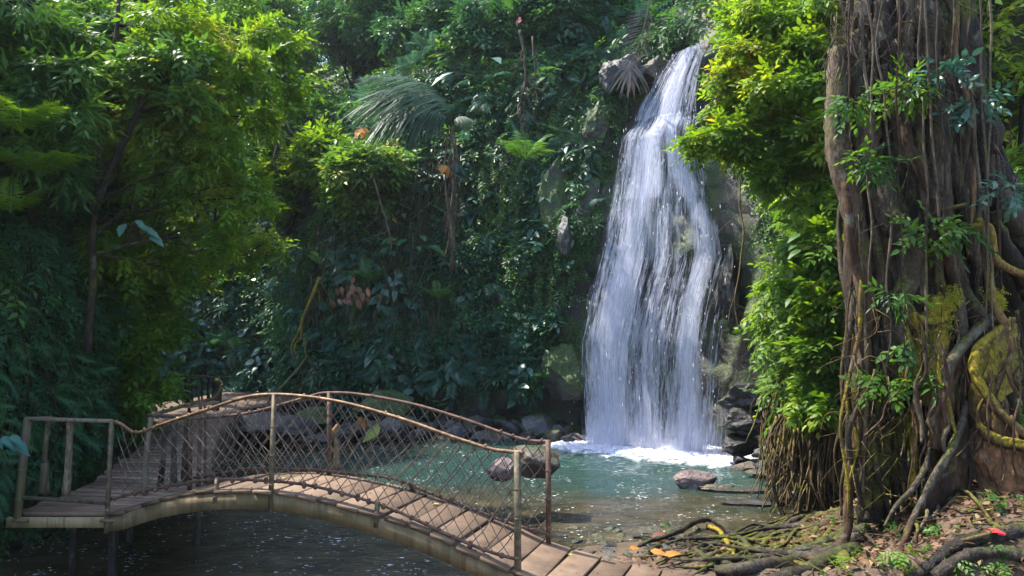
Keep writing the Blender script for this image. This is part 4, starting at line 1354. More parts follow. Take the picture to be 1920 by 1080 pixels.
tree("leaning_tree", W(170, 400, 9.6), W(292, 150, 9.7), [pc(310, 120, 9.8, .45), pc(260, 140, 9.8, .3), pc(345, 190, 9.9, .3)],
    420, .22, .34, .055, L_MID, BARK_DARK, T_SPRIG_N, "dark bare stem forking right from the foot of the slender leaning tree", seed=302, hue=.6, bend=.05)
tree("shrub", W(60, 420, 9.8), W(100, 200, 9.4), [pc(60, 70, 9.6, .75), pc(130, 180, 9.4, .5), pc(30, 190, 9.3, .5), pc(90, 290, 9.3, .45)],
    1300, .24, .40, .05, L_MID, BARK_DARK, T_LONG, "mid green shrub at the upper left edge above the ferns", "shrub", seed=303, hue=.5)
tree("overhanging_branch", W(330, 470, 12.2), W(470, 470, 13.0), [pc(430, 460, 12.8, .30), pc(500, 455, 13.0, .25), pc(380, 480, 12.5, .28), pc(470, 490, 13, .2)],
    260, .22, .34, .045, L_BRIGHT, BARK_PALE, T_SPRIG, "thin mossy branch with sparse yellow leaves reaching out over the water", "branch", seed=304, hue=.8, bend=.05)
tree("sapling", W(205, 880, 12.2), W(240, 560, 12.0), [pc(225, 520, 11.6, .5), pc(180, 600, 11.4, .4), pc(310, 600, 12.2, .4), pc(270, 640, 12, .45), pc(290, 560, 12.4, .4), pc(215, 740, 11.8, .35), pc(280, 720, 12.2, .4)],
    900, .22, .36, .03, L_BRIGHT, BARK_DARK, T_SPRIG_N, "young green bush growing behind the walkway at the left cliff", "bush", seed=305, hue=.3)

# right hand overhanging foliage
tree("leafy_tree", W(1590, 330, 12.4), W(1500, 40, 11.8), [
    pc(1540, 60, 11.6, .75), pc(1440, 90, 11.8, .6), pc(1470, 190, 11.5, .65), pc(1380, 150, 11.8, .38), pc(1395, 250, 11.6, .42), pc(1330, 265, 11.6, .28), pc(1295, 268, 11.6, .16), pc(1520, 280, 11.3, .6),
    pc(1450, 310, 11.5, .32), pc(1545, 380, 11.2, .45), pc(1410, 30, 12, .5), pc(1350, 200, 11.9, .24)],
    4300, .20, .33, .07, L_BRIGHT, BARK_DARK, T_SPRIG_N, "bright lime leaved tree overhanging the right side of the waterfall", seed=311, hue=.58)
tree("bush", W(1600, 640, 11.2), W(1540, 480, 10.9), [pc(1545, 460, 10.9, .40), pc(1520, 560, 10.9, .34), pc(1560, 650, 10.7, .36), pc(1535, 745, 10.8, .28), pc(1575, 560, 10.6, .3)],
    1000, .24, .40, .04, L_BRIGHT, BARK_DARK, T_SPRIG_N, "broad leaved green bush on the right bank below the lime tree", "bush", seed=312, hue=.45)

# forest on the far slopes and behind the fig tree
g = np.random.default_rng(77)
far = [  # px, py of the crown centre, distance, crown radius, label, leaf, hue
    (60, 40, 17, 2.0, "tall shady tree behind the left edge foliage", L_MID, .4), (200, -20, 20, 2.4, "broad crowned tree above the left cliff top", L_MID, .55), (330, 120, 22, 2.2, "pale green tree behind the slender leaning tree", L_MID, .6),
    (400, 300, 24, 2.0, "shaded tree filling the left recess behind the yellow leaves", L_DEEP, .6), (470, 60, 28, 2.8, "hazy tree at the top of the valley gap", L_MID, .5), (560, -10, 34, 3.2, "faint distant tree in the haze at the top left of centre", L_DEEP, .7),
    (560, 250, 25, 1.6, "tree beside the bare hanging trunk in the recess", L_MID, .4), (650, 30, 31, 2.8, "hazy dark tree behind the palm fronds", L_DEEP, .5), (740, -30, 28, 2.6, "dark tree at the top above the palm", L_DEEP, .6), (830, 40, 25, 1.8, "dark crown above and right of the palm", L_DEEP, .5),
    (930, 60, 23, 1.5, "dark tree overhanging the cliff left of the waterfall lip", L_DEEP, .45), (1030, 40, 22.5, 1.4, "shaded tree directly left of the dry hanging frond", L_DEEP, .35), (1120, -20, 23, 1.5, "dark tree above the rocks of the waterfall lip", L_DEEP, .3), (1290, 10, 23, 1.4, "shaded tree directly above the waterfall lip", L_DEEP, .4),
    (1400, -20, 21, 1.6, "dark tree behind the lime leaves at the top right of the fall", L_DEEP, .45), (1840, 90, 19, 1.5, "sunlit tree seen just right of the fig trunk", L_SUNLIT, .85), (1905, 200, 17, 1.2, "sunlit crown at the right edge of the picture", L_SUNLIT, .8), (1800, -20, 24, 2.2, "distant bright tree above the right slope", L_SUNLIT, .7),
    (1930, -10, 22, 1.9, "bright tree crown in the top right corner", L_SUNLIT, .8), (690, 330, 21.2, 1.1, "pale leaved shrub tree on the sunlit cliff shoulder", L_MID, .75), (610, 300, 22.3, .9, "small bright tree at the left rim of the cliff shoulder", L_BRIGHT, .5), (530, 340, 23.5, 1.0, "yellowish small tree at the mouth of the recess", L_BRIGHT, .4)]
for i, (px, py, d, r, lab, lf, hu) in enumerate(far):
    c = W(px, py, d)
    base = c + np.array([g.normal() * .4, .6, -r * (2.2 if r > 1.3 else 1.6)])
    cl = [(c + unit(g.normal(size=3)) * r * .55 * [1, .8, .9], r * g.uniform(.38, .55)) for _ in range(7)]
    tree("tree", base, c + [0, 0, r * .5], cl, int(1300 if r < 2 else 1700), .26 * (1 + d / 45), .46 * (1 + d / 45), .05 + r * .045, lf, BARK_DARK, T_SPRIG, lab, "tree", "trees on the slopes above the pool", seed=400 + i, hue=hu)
# thin trunks behind the fig tree
for i, (x0, x1, d, r, lab) in enumerate(((1845, 1838, 12.5, .06, "thin dark trunk nearest the right side of the fig tree"), (1868, 1862, 14.5, .05, "second thin trunk right of the fig tree, half in shade"), (1893, 1866, 13.5, .07, "thin trunk leaning left behind the fig tree"), (1912, 1918, 12.5, .05, "slender trunk against the right edge of the picture"), (1800, 1806, 13, .09, "dark ivy clad trunk touching the fig tree's outline"))):
    r_ = empty("tree", W(x0, 330, d), lab, "tree")
    mb = MB(); add_tube(mb, [W(x0, 360, d), W((x0 + x1) / 2 + 4, 120, d), W(x1, -90, d)], [r * 1.2, r * .8], n=20, sides=8, flut=.3, jit=.04, seed=i)
    mb.build("trunk", BARK_DARK if i != 2 else BARK_BROWN, r_)
    ml = MB(); gg = np.random.default_rng(90 + i)
    for k in range(3): add_clump(ml, W(x1 + gg.uniform(-25, 25), -60 + 90 * k, d), .45, 45, T_SPRIG, .3, .45, gg, .6)
    ml.build("crown", L_BRIGHT, r_)

# ---------------------------------------------------------------- palm and ferns
def frond_obj(name, base, dirv, up, L, temp, mat, label, cat, seed, parent=None, group=None):
    mb = MB(); g = np.random.default_rng(seed)
    scatter(mb, [temp], np.array([base]), np.array([dirv], float), np.array([up], float), np.array([L]), np.array([g.uniform(.35, .7)]), g)
    o = mb.build(name, mat, parent)
    if parent is None: tag(o, label, cat, group)
    return o
palm = empty("palm_tree", W(850, 500, 20.4), "grey green palm with long arching fronds and a thin trunk on the cliff", "palm")
mb = MB(); add_tube(mb, [W(846, 510, 20.2), W(850, 400, 20.0), W(852, 300, 19.8), W(848, 235, 19.7)], [.06, .05, .07], n=20, sides=8, flut=.3, jit=.05)
mb.build("trunk", BARK_PALE, palm)
pcn = W(846, 232, 19.6)
g = np.random.default_rng(6)
L_PALM = leaf_mat("palm_leaf", [(0.0, (.04, .09, .06)), (.4, (.035, .080, .048)), (.8, (.06, .12, .07)), (1, (.09, .14, .09))], .3, .55, .3, (1, 1.1, .8))
for az, el, L in ((182, 30, 2.9), (192, 12, 2.5), (172, 52, 2.8), (160, 8, 1.5), (140, 60, 1.6), (230, 20, 1.3), (350, 10, .8), (320, 20, .8), (200, -5, 1.5), (178, 42, 2.6), (187, 22, 2.2), (165, 30, 2.0)):
    a, e = math.radians(az), math.radians(el)
    frond_obj("frond", pcn, (math.cos(a) * math.cos(e), math.sin(a) * math.cos(e) * .4 - .1, math.sin(e)), (0, 0, 1), L * .84, T_PALM[int(g.integers(3))], L_PALM, None, None, int(az), palm)
mb = MB()
for k in range(26):
    b = W(846 + g.normal() * 5, g.uniform(250, 420), 19.5); e = b + [g.normal() * .12, -.05, -g.uniform(.5, 1.2)]
    add_tube(mb, [b, (b + e) / 2 + g.normal(size=3) * .05, e], [.014, .006], n=7, sides=3)
mb.build("dead_frond_fibre", BARK_PALE, palm)
L_GREYDRY = leaf_mat('leaf_grey_dry', [(0.0, (.06, .05, .045)), (.5, (.13, .11, .10)), (1, (.24, .20, .17))], .1, .8, .2, (1, .95, .9))
# dry frond hanging over the lip
o = frond_obj("dry_frond", W(1218, -10, 18.9), W(1182, 150, 18.6) - W(1218, -10, 18.9), (0.4, -1, .2), 2.3, T_BARE[0], L_GREYDRY, "dry grey palm frond hanging down left of the waterfall lip", "palm frond", 5)
mb = MB(); gg = np.random.default_rng(4)
scatter(mb, T_TAPE, np.repeat([W(1180, 120, 18.5)], 26, 0) + gg.normal(size=(26, 3)) * .05, gg.normal(size=(26, 3)) * [.55, .2, .2] + [0, -.2, -1], [0, -1, .2], gg.uniform(.5, .95, 26), gg.uniform(.4, .9, 26), gg)
tag(mb.build("dry_leaf_tuft", L_GREYDRY), "tuft of pale dry leaves on the rocks under the hanging frond", "dry leaves")
# fern plants
def fern(px, py, d, L, n, mat, label, seed, spread=1.0, face=(0, -1, 0), group=None, temps=T_FERN, updir=.55, name="fern"):
    g = np.random.default_rng(seed)
    b = W(px, py, d)
    root = empty(name, b, label, "fern", group)
    for k in range(n):
        a = 2 * math.pi * k / n + g.uniform(-.3, .3)
        dv = np.array([math.cos(a), math.sin(a) * .7, updir + g.uniform(-.15, .3)]) + np.array(face) * .5
        frond_obj("frond", b, dv, (0, 0, 1), L * g.uniform(.75, 1.15), temps[int(g.integers(len(temps)))], mat, None, None, seed * 10 + k, root)
    return root
fern(40, 250, 8.6, .85, 8, L_BRIGHT, "large bright fern at the left edge, uppermost of the three", 501)
fern(70, 330, 8.8, .75, 8, L_BRIGHT, "bright fern in the middle of the left edge group", 502)
fern(20, 400, 8.7, .6, 7, L_BRIGHT, "lowest bright fern on the left edge", 503)
fern(985, 300, 18.9, 1.0, 9, L_MID, "green tree fern with drooping fronds below the dark ledge", 504)
fern(690, 530, 20.4, .9, 7, L_DEEP, "dark fern on the shaded cliff above the bridge arch", 505)
fern(820, 560, 20.0, .7, 7, L_MID, "lighter fern tuft low on the cliff beneath the palm", 506)
fern(480, 215, 22, 1.3, 8, L_BLUE, "bluish tree fern high in the recess behind the leaning tree", 507)
fern(500, 560, 23.5, 1.1, 8, L_BLUE, "wide bluish fern at mid height in the shaded recess", 508)
fern(640, 690, 21.2, 1.0, 8, L_BLUE, "bluish fern near the foot of the cliff above the mossy boulder", 509)
fern(430, 650, 23.5, 1.0, 8, L_DEEP, "dark fern low in the recess above the picket railing", 510)
fern(1540, 600, 10.6, .5, 8, L_BRIGHT, "bright fern on the right bank beside the root column", 511)
fern(1500, 690, 11.0, .45, 8, L_BRIGHT, "bright fern lower on the right bank near the rocks", 512)
fern(1470, 560, 12.3, .5, 8, L_MID, "mid green fern between waterfall rock and right bank bush", 513)
# broad leaved plants
L_TEAL = leaf_mat('leaf_teal', [(0.0, (.010, .070, .055)), (1, (.03, .13, .10))], .2, .5, .3)
def broad(px, py, d, n, L, mat, label, seed, dirs=None):
    g = np.random.default_rng(seed); b = W(px, py, d)
    root = empty("broadleaf_plant", b, label, "plant")
    ms = MB()
    V, T = leaf_near(.55, .05, .25)
    for k in range(n):
        dv = unit(np.array([g.normal(), -abs(g.normal()) * .4, g.uniform(.1, .9)]) if dirs is None else np.array(dirs[k % len(dirs)], float) + g.normal(size=3) * .1)
        e = b + dv * L * g.uniform(.8, 1.5)
        add_tube(ms, [b, (b + e) / 2 + [0, 0, .05], e], [.008, .005], n=7, sides=4)
        lm = MB(); scatter(lm, T_ONE, np.array([e]), np.array([dv * [1, 1, .2] + [0, -.2, -.5]]), np.array([[0, -.5, 1.0]]), np.array([L * g.uniform(.7, 1.0)]), np.array([g.uniform(.4, .9)]), g)
        lm.build("leaf", mat, root)
    ms.build("stem", BARK_DARK, root)
    return root
broad(-22, 850, 6.9, 7, .19, L_TEAL, "plant with teal leaves leaning onto the walkway railing at the left edge", 601, [(1, 0, .5), (1, -.2, .9), (.9, .1, .2), (.5, 0, 1), (1.2, 0, .7)])
broad(235, 455, 9.6, 6, .28, L_BLUE, "plant with big pale bluish leaves below the slender leaning tree", 602)
broad(905, 150, 20.5, 3, .8, L_BLUE, "single very large dark leaf plant right of the palm", 603)
broad(1535, 470, 10.5, 6, .26, L_MID, "large leaved climber on the right bank above the bright fern", 604)
broad(560, 500, 21.8, 6, .5, L_MID, "broad leaved plant beside the dark crevice in the cliff", 605)
broad(775, 470, 20.2, 9, .45, L_DEEP, "glossy broad leaved plant on the dark cliff left of the palm trunk", 606)

# ---------------------------------------------------------------- hanging vines and bare stems
def vine(name, pts, r, mat, label, cat="vine", jit=.04, sides=6, extra=0, seed=1, group=None):
    mb = MB(); P = WP(pts) if len(pts[0]) == 3 else np.array(pts)
    add_tube(mb, P, r, n=max(16, len(pts) * 8), sides=sides, jit=jit, seed=seed)
    g = np.random.default_rng(seed)
    for _ in range(extra):
        i = int(g.integers(1, len(P))); a = P[i - 1] + (P[i] - P[i - 1]) * g.random()
        e = a + np.array([g.normal() * .35, g.normal() * .15, -g.uniform(.2, .9)])
        rr = (r if np.ndim(r) == 0 else r[0]) * .45
        add_tube(mb, [a, (a + e) / 2 + g.normal(size=3) * .06, e], [rr, rr * .4], n=8, sides=4, jit=jit)
    return tag(mb.build(name, mat), label, cat, group)
vine("dead_stem", [(535, 180, 23), (527, 230, 23), (520, 290, 22.8)], [.09, .05], BARK_PALE, "pale bare dead stem with drooping twigs in the hazy recess", "dead stem", extra=22, seed=3)
vine("hanging_roots", [(975, 60, 19.8), (985, 130, 19.6), (978, 185, 19.5), (975, 215, 19.4)], [.05, .02], BARK_PALE, "cluster of pale hanging roots above the dark ledge", "roots", extra=16, seed=4)
vine("hanging_roots", [(1000, 70, 19.8), (1002, 140, 19.6), (1008, 200, 19.5)], [.03, .012], BARK_PALE, "single long pale root right of the hanging cluster", "roots", extra=3, seed=5)
vine("vine", [(838, 250, 19.5), (835, 330, 19.3), (842, 420, 19.3), (838, 480, 19.3)], [.03, .02], BARK_PALE, "grey vine hanging beside the palm trunk", extra=10, seed=6)
vine("mossy_branch", [(600, 520, 20.6), (580, 570, 20.4), (565, 610, 20.3), (562, 640, 20.2)], [.06, .03], BARK_MOSS, "yellow mossy branch sloping down the cliff above the bridge", "branch", extra=8, seed=7)
vine("fallen_branch", [(575, 670, 20.5), (550, 700, 19.8), (520, 735, 19.2)], [.04, .02], BARK_PALE, "bare branch leaning down to the far footpath", "branch", extra=6, seed=8)
vine("fallen_branch", [(590, 690, 20.3), (572, 715, 19.8), (560, 740, 19.4)], [.03, .015], BARK_PALE, "shorter bare branch just right of the leaning one above the footpath", "branch", extra=3, seed=9)
vine("bare_twig", [(1490, 755, 11.6), (1470, 790, 12.0), (1445, 815, 12.4), (1437, 850, 12.6), (1434, 930, 12.6)], [.022, .010], BARK_PALE, "bare grey twig drooping from the right bank into the water", "branch", extra=6, seed=10)
vine("vine", [(700, 330, 19.9), (720, 400, 19.7), (735, 470, 19.7)], [.03, .015], BARK_PALE, "slanting grey stem on the cliff shoulder", extra=8, seed=11)
vine("vine", [(1385, 330, 15.8), (1392, 450, 15.7), (1380, 560, 15.6), (1390, 640, 15.5)], [.02, .012], ROOT_TAN, "thin vine hanging on the mossy bank beside the waterfall", extra=8, seed=12)
def leaves_at(name, px, py, d, n, L, mat, label, cat, seed, spread=.1, up=(0, -1, .6), dirv=(0, 0, -1)):
    g = np.random.default_rng(seed); mb = MB()
    scatter(mb, T_ONE, W(px, py, d) + g.normal(size=(n, 3)) * spread, np.array(dirv) + g.normal(size=(n, 3)) * .5, np.array(up, float), g.uniform(.7, 1.1, n) * L, g.random(n), g)
    return tag(mb.build(name, mat), label, cat)
ORANGE = flat_mat("orange_leaf", (.62, .25, .04), .6, .35)
YELLOW = flat_mat("yellow_leaf", (.45, .48, .10), .5, .35)
RED = flat_mat("red_petal", (.75, .035, .05), .5, .2)
PINK = flat_mat("pink_leaf", (.45, .17, .15), .6, .3)
leaves_at("orange_leaves", 678, 243, 20.2, 8, .30, ORANGE, "orange withered leaves in the foliage left of the palm trunk", "leaves", 1)
leaves_at("orange_leaves", 838, 312, 19.3, 5, .34, ORANGE, "orange dry leaf hanging on the palm trunk", "leaves", 2, .06)
leaves_at("brown_leaves", 665, 548, 20.0, 22, .32, flat_mat("brown_leaf", (.24, .12, .07), .7, .2), "reddish brown dead leaf cluster low on the cliff", "leaves", 3, .22)
leaves_at("yellow_leaves", 712, 800, 17.9, 2, .55, YELLOW, "large pale yellow leaf lying on the far rocks behind the netting", "leaf", 4, .04, dirv=(-.4, -.2, -1))
leaves_at("orange_leaves", 683, 785, 17.9, 3, .28, ORANGE, "small orange leaf left of the large pale yellow leaf", "leaves", 5, .08)
leaves_at("pink_flower", 975, 34, 18.9, 5, .16, PINK, "small pinkish flower high in the dark foliage at the top", "flower", 6, .05)
# ---------------------------------------------------------------- the big strangler fig on the right bank
def gh(x, y):
    return float(ground_z(np.array([[x]]), np.array([[y]]))[0, 0])
def GP(px, py, lift=0.0):
    """point of the ground seen at a photo pixel"""
    r = ray(px, py)
    t = np.arange(2, 30, .02)
    p = r[None] * t[:, None]
    z = p[:, 2] + CAM_Z
    hit = z < np.maximum(ground_z(p[None, :, 0], p[None, :, 1])[0], 0.0) + lift
    k = int(np.argmax(hit))
    return np.array([p[k, 0], p[k, 1], z[k]])

fig = empty("fig_tree", W(1760, 960, 8.3), "huge strangler fig with a trunk of fused hanging roots and mossy buttresses", "tree")
def root_tube(name, pts, r, mat, sides=9, flut=.30, jit=.035, seed=None, label=None, n=None, parent=fig):
    mb = MB(); P = WP(pts)
    seed = int(rng.integers(200)) if seed is None else seed
    add_tube(mb, P, r, n=n or len(pts) * 10, sides=sides, flut=flut, jit=jit, seed=seed)
    o = mb.build(name, mat, parent)
    if label: o["label"] = label
    return o
# trunk: core plus fused columns, one skin
mb = MB()
add_tube(mb, WP([(1800, 1010, 8.9), (1775, 760, 8.9), (1745, 500, 8.9), (1715, 250, 9.0), (1700, 0, 9.1), (1700, -160, 9.2)]), [.72, .60, .66, .62, .52, .50], n=60, sides=36, flut=.38, jit=.05, seed=5)
add_tube(mb, WP([(1910, 640, 9.2), (1875, 470, 9.0), (1840, 300, 8.9), (1800, 120, 8.9), (1780, -100, 9.0)]), [.34, .30, .26, .24, .22], n=50, sides=18, flut=.5, jit=.05, seed=8)
add_tube(mb, WP([(1690, 420, 8.5), (1655, 250, 8.6), (1640, 100, 8.8), (1660, -100, 9.0)]), [.22, .26, .22, .20], n=40, sides=16, flut=.5, jit=.06, seed=9)
mb.build("trunk", BARK_DARK, fig)  # darker core bark paints the shade in the gaps between roots
mb = MB()
g = np.random.default_rng(44)
for k in range(58):                    # flutes that cling to the core
    a = g.uniform(0, 1)
    x_top = 1590 + a * 185 + g.normal() * 8
    x_bot = 1600 + a * 310 + g.normal() * 22
    y0, y1 = g.choice([-80, 0, 120, 220]), g.uniform(640, 960)
    dd = 8.45 - .45 * math.sin(math.pi * a) + g.uniform(-.08, .12)
    ys = np.linspace(y0, y1, 7)
    pts = [(x_top + (x_bot - x_top) * (i / 6) ** 1.3 + g.normal() * 9, y, dd + g.normal() * .04) for i, y in enumerate(ys)]
    add_tube(mb, WP(pts), np.array([g.uniform(.5, 1), g.uniform(.6, 1.3), g.uniform(.5, 1)]) * g.choice([.025, .045, .085, .12], p=[.3, .35, .25, .1]), n=44, sides=10, flut=.7, jit=.07, seed=k)
mb.build("fused_roots", BARK, fig)

C = 7.95
AR = "aerial_root"
root_tube(AR, [(1572, 90, 8.2), (1568, 240, 8.1), (1588, 350, 8.0), (1612, 470, 8.0), (1628, 590, 8.0)], [.10, .12, .13, .10, .09], BARK, sides=14, flut=.5)
root_tube(AR, [(1585, 340, 7.95), (1602, 470, 7.9), (1624, 560, 7.9), (1618, 700, 7.9), (1612, 800, 7.9), (1600, 900, 7.85), (1592, 985, 7.8), (1578, 1040, 7.7)], [.05, .06, .07, .06, .05, .05, .03], BARK_BROWN, label="lit brown root at the left edge of the root column")
root_tube(AR, [(1640, 450, 8.1), (1648, 600, 8.1), (1645, 740, 8.1), (1640, 860, 8.0), (1636, 980, 7.95)], [.10, .14, .17, .17, .14], BARK_DARK, sides=16, flut=.6, label="thick dark fluted root column left of the trunk")
root_tube(AR, [(1628, 560, 7.9), (1622, 700, 7.85), (1630, 830, 7.85), (1625, 960, 7.8)], [.03, .045, .04, .04], ROOT_TAN)
root_tube(AR, [(1610, 60, 8.2), (1618, 220, 8.1), (1640, 330, 7.95), (1665, 400, 7.85), (1692, 440, 7.8), (1702, 520, 7.8), (1692, 610, 7.8), (1704, 700, 7.85)], [.10, .11, .12, .13, .15, .11, .10, .10], BARK_PALE, sides=14, flut=.4, label="pale knotted root that forks at the middle of the trunk")
root_tube(AR, [(1655, 240, 8.1), (1672, 340, 8.0), (1688, 400, 7.9), (1692, 440, 7.85)], [.09, .09, .08], BARK, sides=12)
root_tube(AR, [(1692, 440, 7.8), (1722, 445, 7.85), (1748, 440, 7.9), (1765, 470, 8.0)], [.09, .08, .06], BARK_PALE, sides=10)
root_tube(AR, [(1640, 420, 7.95), (1652, 520, 7.9), (1668, 640, 7.9), (1684, 760, 7.95), (1690, 900, 8.0)], [.05, .06, .05, .05], BARK)
root_tube(AR, [(1676, 180, 7.9), (1700, 260, 7.75), (1730, 330, 7.7), (1758, 400, 7.7), (1785, 520, 7.75), (1800, 580, 7.8)], [.035, .055, .06, .055, .05], BARK_BROWN, sides=10, label="straight reddish brown root crossing the trunk diagonally")
root_tube(AR, [(1720, 200, 7.9), (1725, 330, 7.8), (1752, 470, 7.75), (1775, 600, 7.8)], [.04, .06, .05], BARK, sides=10)
root_tube(AR, [(1775, 430, 7.9), (1790, 540, 7.8), (1808, 640, 7.75)], [.05, .07, .06], BARK_PALE)
root_tube(AR, [(1733, -60, 7.5), (1737, 100, 7.5), (1745, 190, 7.5), (1752, 290, 7.5), (1762, 410, 7.55)], .013, BARK_PALE, flut=.1, jit=.02, label="thin straight root hanging free in front of the trunk")
root_tube(AR, [(1612, -60, 7.6), (1618, 60, 7.6), (1628, 170, 7.6), (1640, 330, 7.7)], .014, BARK_PALE, flut=.1, jit=.02)
for k, x in enumerate((1797, 1804, 1811, 1800)):
    root_tube(AR, [(x, -60, 7.9), (x + 4, 90, 7.85), (x + 12, 190, 7.8), (x + 16 + 3 * k, 330, 7.8), (x + 22, 480, 7.85)], [.022, .026, .024, .018], BARK_BROWN if k % 2 else BARK_PALE, jit=.05, seed=k + 31)
root_tube(AR, [(1870, 250, 8.2), (1873, 400, 8.1), (1874, 560, 8.1)], .014, BARK_BROWN, jit=.03)
root_tube(AR, [(1858, 400, 8.3), (1890, 480, 8.2), (1935, 560, 8.2)], [.10, .10, .08], BARK, sides=12, flut=.5)
root_tube(AR, [(1845, 300, 8.5), (1890, 400, 8.4), (1950, 500, 8.4)], [.12, .13, .10], BARK_DARK, sides=12, flut=.5)
root_tube(AR, [(1800, 430, 7.9), (1850, 425, 7.75), (1868, 480, 7.7), (1890, 500, 7.7), (1935, 520, 7.7)], [.025, .035, .045, .04], BARK_MOSS)
root_tube(AR, [(1740, 410, 7.7), (1775, 395, 7.6), (1810, 385, 7.6)], [.03, .025, .02], ROOT_TAN)
root_tube(AR, [(1835, 410, 7.8), (1858, 470, 7.75), (1862, 560, 7.7), (1880, 600, 7.7), (1882, 612, 7.7)], [.03, .045, .05, .04], BARK_MOSS, label="mossy yellow green root bending right above the loop")
root_tube(AR, [(1700, 600, 7.75), (1715, 680, 7.7), (1722, 760, 7.7), (1712, 860, 7.7), (1706, 940, 7.65)], [.02, .05, .05, .04, .02], BARK_MOSS)
root_tube(AR, [(1752, 560, 7.8), (1760, 640, 7.7), (1750, 700, 7.65), (1740, 760, 7.65)], [.08, .10, .08, .05], BARK_MOSS, sides=14, flut=.5, label="heavy yellow moss cloaking a root at the trunk's middle")
root_tube(AR, [(1700, 570, 7.8), (1728, 600, 7.7), (1758, 600, 7.7), (1775, 570, 7.75)], [.06, .075, .07], BARK_MOSS, sides=12, flut=.5)
g2 = np.random.default_rng(9)
for k in range(9):
    x = 1590 + 270 * k / 8 + g2.normal() * 5; y1 = g2.uniform(260, 860); d0 = g2.uniform(7.5, 7.75)
    root_tube(AR, [(x + g2.normal() * 5 + 14 * t, -70 + (y1 + 70) * t, d0) for t in np.linspace(0, 1, 5)], [.012, .011, g2.uniform(.006, .016), .004], (BARK_BROWN, BARK, BARK_PALE)[k % 3], flut=.1, jit=.035, seed=170 + k, sides=6)
# vertical roots between the column and the buttress
for k in range(26):
    x = 1585 + (k * 37 % 165) + g.normal() * 4
    y0 = g.uniform(330, 640); y1 = g.uniform(900, 1000)
    d0 = g.uniform(7.85, 8.35)
    m = (ROOT_TAN, BARK, BARK_DARK, BARK_MOSS, BARK)[k % 5]
    root_tube(AR, [(x + g.normal() * 8, y0, d0), (x + g.normal() * 10, (y0 * 2 + y1) / 3, d0), (x + g.normal() * 12, (y0 + y1 * 2) / 3, d0 - .05), (x + g.normal() * 16, y1, d0 - .1)],
              [.004, g.uniform(.012, .03), g.uniform(.015, .04), g.uniform(.008, .02)], m, sides=7, jit=.06, seed=60 + k)

def plate(name, ridge, mat, thick=.07, foot=None, drop_to=None, label=None, seed=1, nz=40, amp=.05, ridge_r=None, ridge_mat=None):
    """buttress: a wall of wood hanging below a ridge line down to the ground"""
    P = catmull(WP(ridge), 70)
    n = len(P)
    F = catmull(WP(foot), 70) if foot is not None else P.copy()
    for i in range(n):
        F[i, 2] = min(F[i, 2] if drop_to is None else drop_to, max(gh(F[i, 0], F[i, 1]) - .08, -.2)) if foot is None else F[i, 2]
    T = unit(np.gradient(P, axis=0)); side = unit(np.cross(T, [0, 0, 1.0]))
    V, Q = [], []
    for sd in (1, -1):
        for j in range(nz):
            t = j / (nz - 1)
            c = P * (1 - t) + F * t
            th = thick * (.45 + .8 * t)
            V.append(c + side * sd * th * .5)
    V = np.array(V).reshape(-1, 3)
    V += np.column_stack([fbm(V * [1, 1, .5], 4.5, 5, seed, .6), fbm(V * [1, 1, .5], 4.5, 5, seed + 3, .6), np.zeros(len(V))]) * amp * 2.2
    def idx(sd, j, i): return (sd * nz + j) * n + i
    for j in range(nz - 1):
        for i in range(n - 1):
            Q.append((idx(0, j, i), idx(0, j, i + 1), idx(0, j + 1, i + 1), idx(0, j + 1, i)))
            Q.append((idx(1, j, i), idx(1, j + 1, i), idx(1, j + 1, i + 1), idx(1, j, i + 1)))
    for j in range(nz - 1):
        Q.append((idx(0, j, 0), idx(0, j + 1, 0), idx(1, j + 1, 0), idx(1, j, 0)))
        Q.append((idx(0, j, n - 1), idx(1, j, n - 1), idx(1, j + 1, n - 1), idx(0, j + 1, n - 1)))
    mb = MB(); mb.add(V, Q)
    o = mb.build(name, mat, fig)
    if label: o["label"] = label
    m2 = MB(); add_tube(m2, P + [0, 0, .0], ridge_r or [thick * .55, thick * .75, thick * .6], n=50, sides=10, flut=.25, jit=.012, seed=seed)
    m2.build("buttress_rim", ridge_mat or mat, o)
    return o
plate("buttress_root", [(1862, 592, 7.9), (1835, 618, 7.7), (1800, 655, 7.55), (1772, 700, 7.45), (1755, 750, 7.4), (1742, 800, 7.4)], BARK_BROWN, .13,
      foot=[(1890, 860, 8.2), (1865, 860, 8.1), (1835, 850, 8.0), (1800, 850, 7.8), (1775, 850, 7.6), (1745, 840, 7.4)], label="curved brown buttress with a pale lit rim", seed=3, ridge_r=[.045, .06, .055, .04], ridge_mat=BARK_PALE)  # paler rim bark paints the light along the ridge
plate("buttress_root", [(1900, 600, 7.9), (1868, 625, 7.6), (1836, 652, 7.45), (1826, 690, 7.35), (1850, 735, 7.25), (1885, 780, 7.15), (1945, 835, 7.05)], BARK_MOSS, .10,
      foot=[(1900, 700, 8.0), (1880, 740, 7.8), (1850, 760, 7.6), (1830, 800, 7.5), (1845, 830, 7.4), (1885, 860, 7.3), (1945, 880, 7.2)], label="looping buttress ridge covered in yellow green moss", seed=6, ridge_r=[.035, .05, .045, .045])
plate("buttress_root", [(1832, 795, 7.3), (1850, 815, 7.2), (1880, 828, 7.1), (1915, 835, 7.0), (1960, 845, 6.9)], BARK_ORANGE, .10,
      foot=[(1838, 925, 7.35), (1850, 932, 7.25), (1880, 938, 7.15), (1915, 942, 7.05), (1960, 950, 6.95)], label="low sunlit orange brown buttress under a mossy root", seed=9, ridge_r=[.04, .06, .06, .05], ridge_mat=BARK_MOSS)
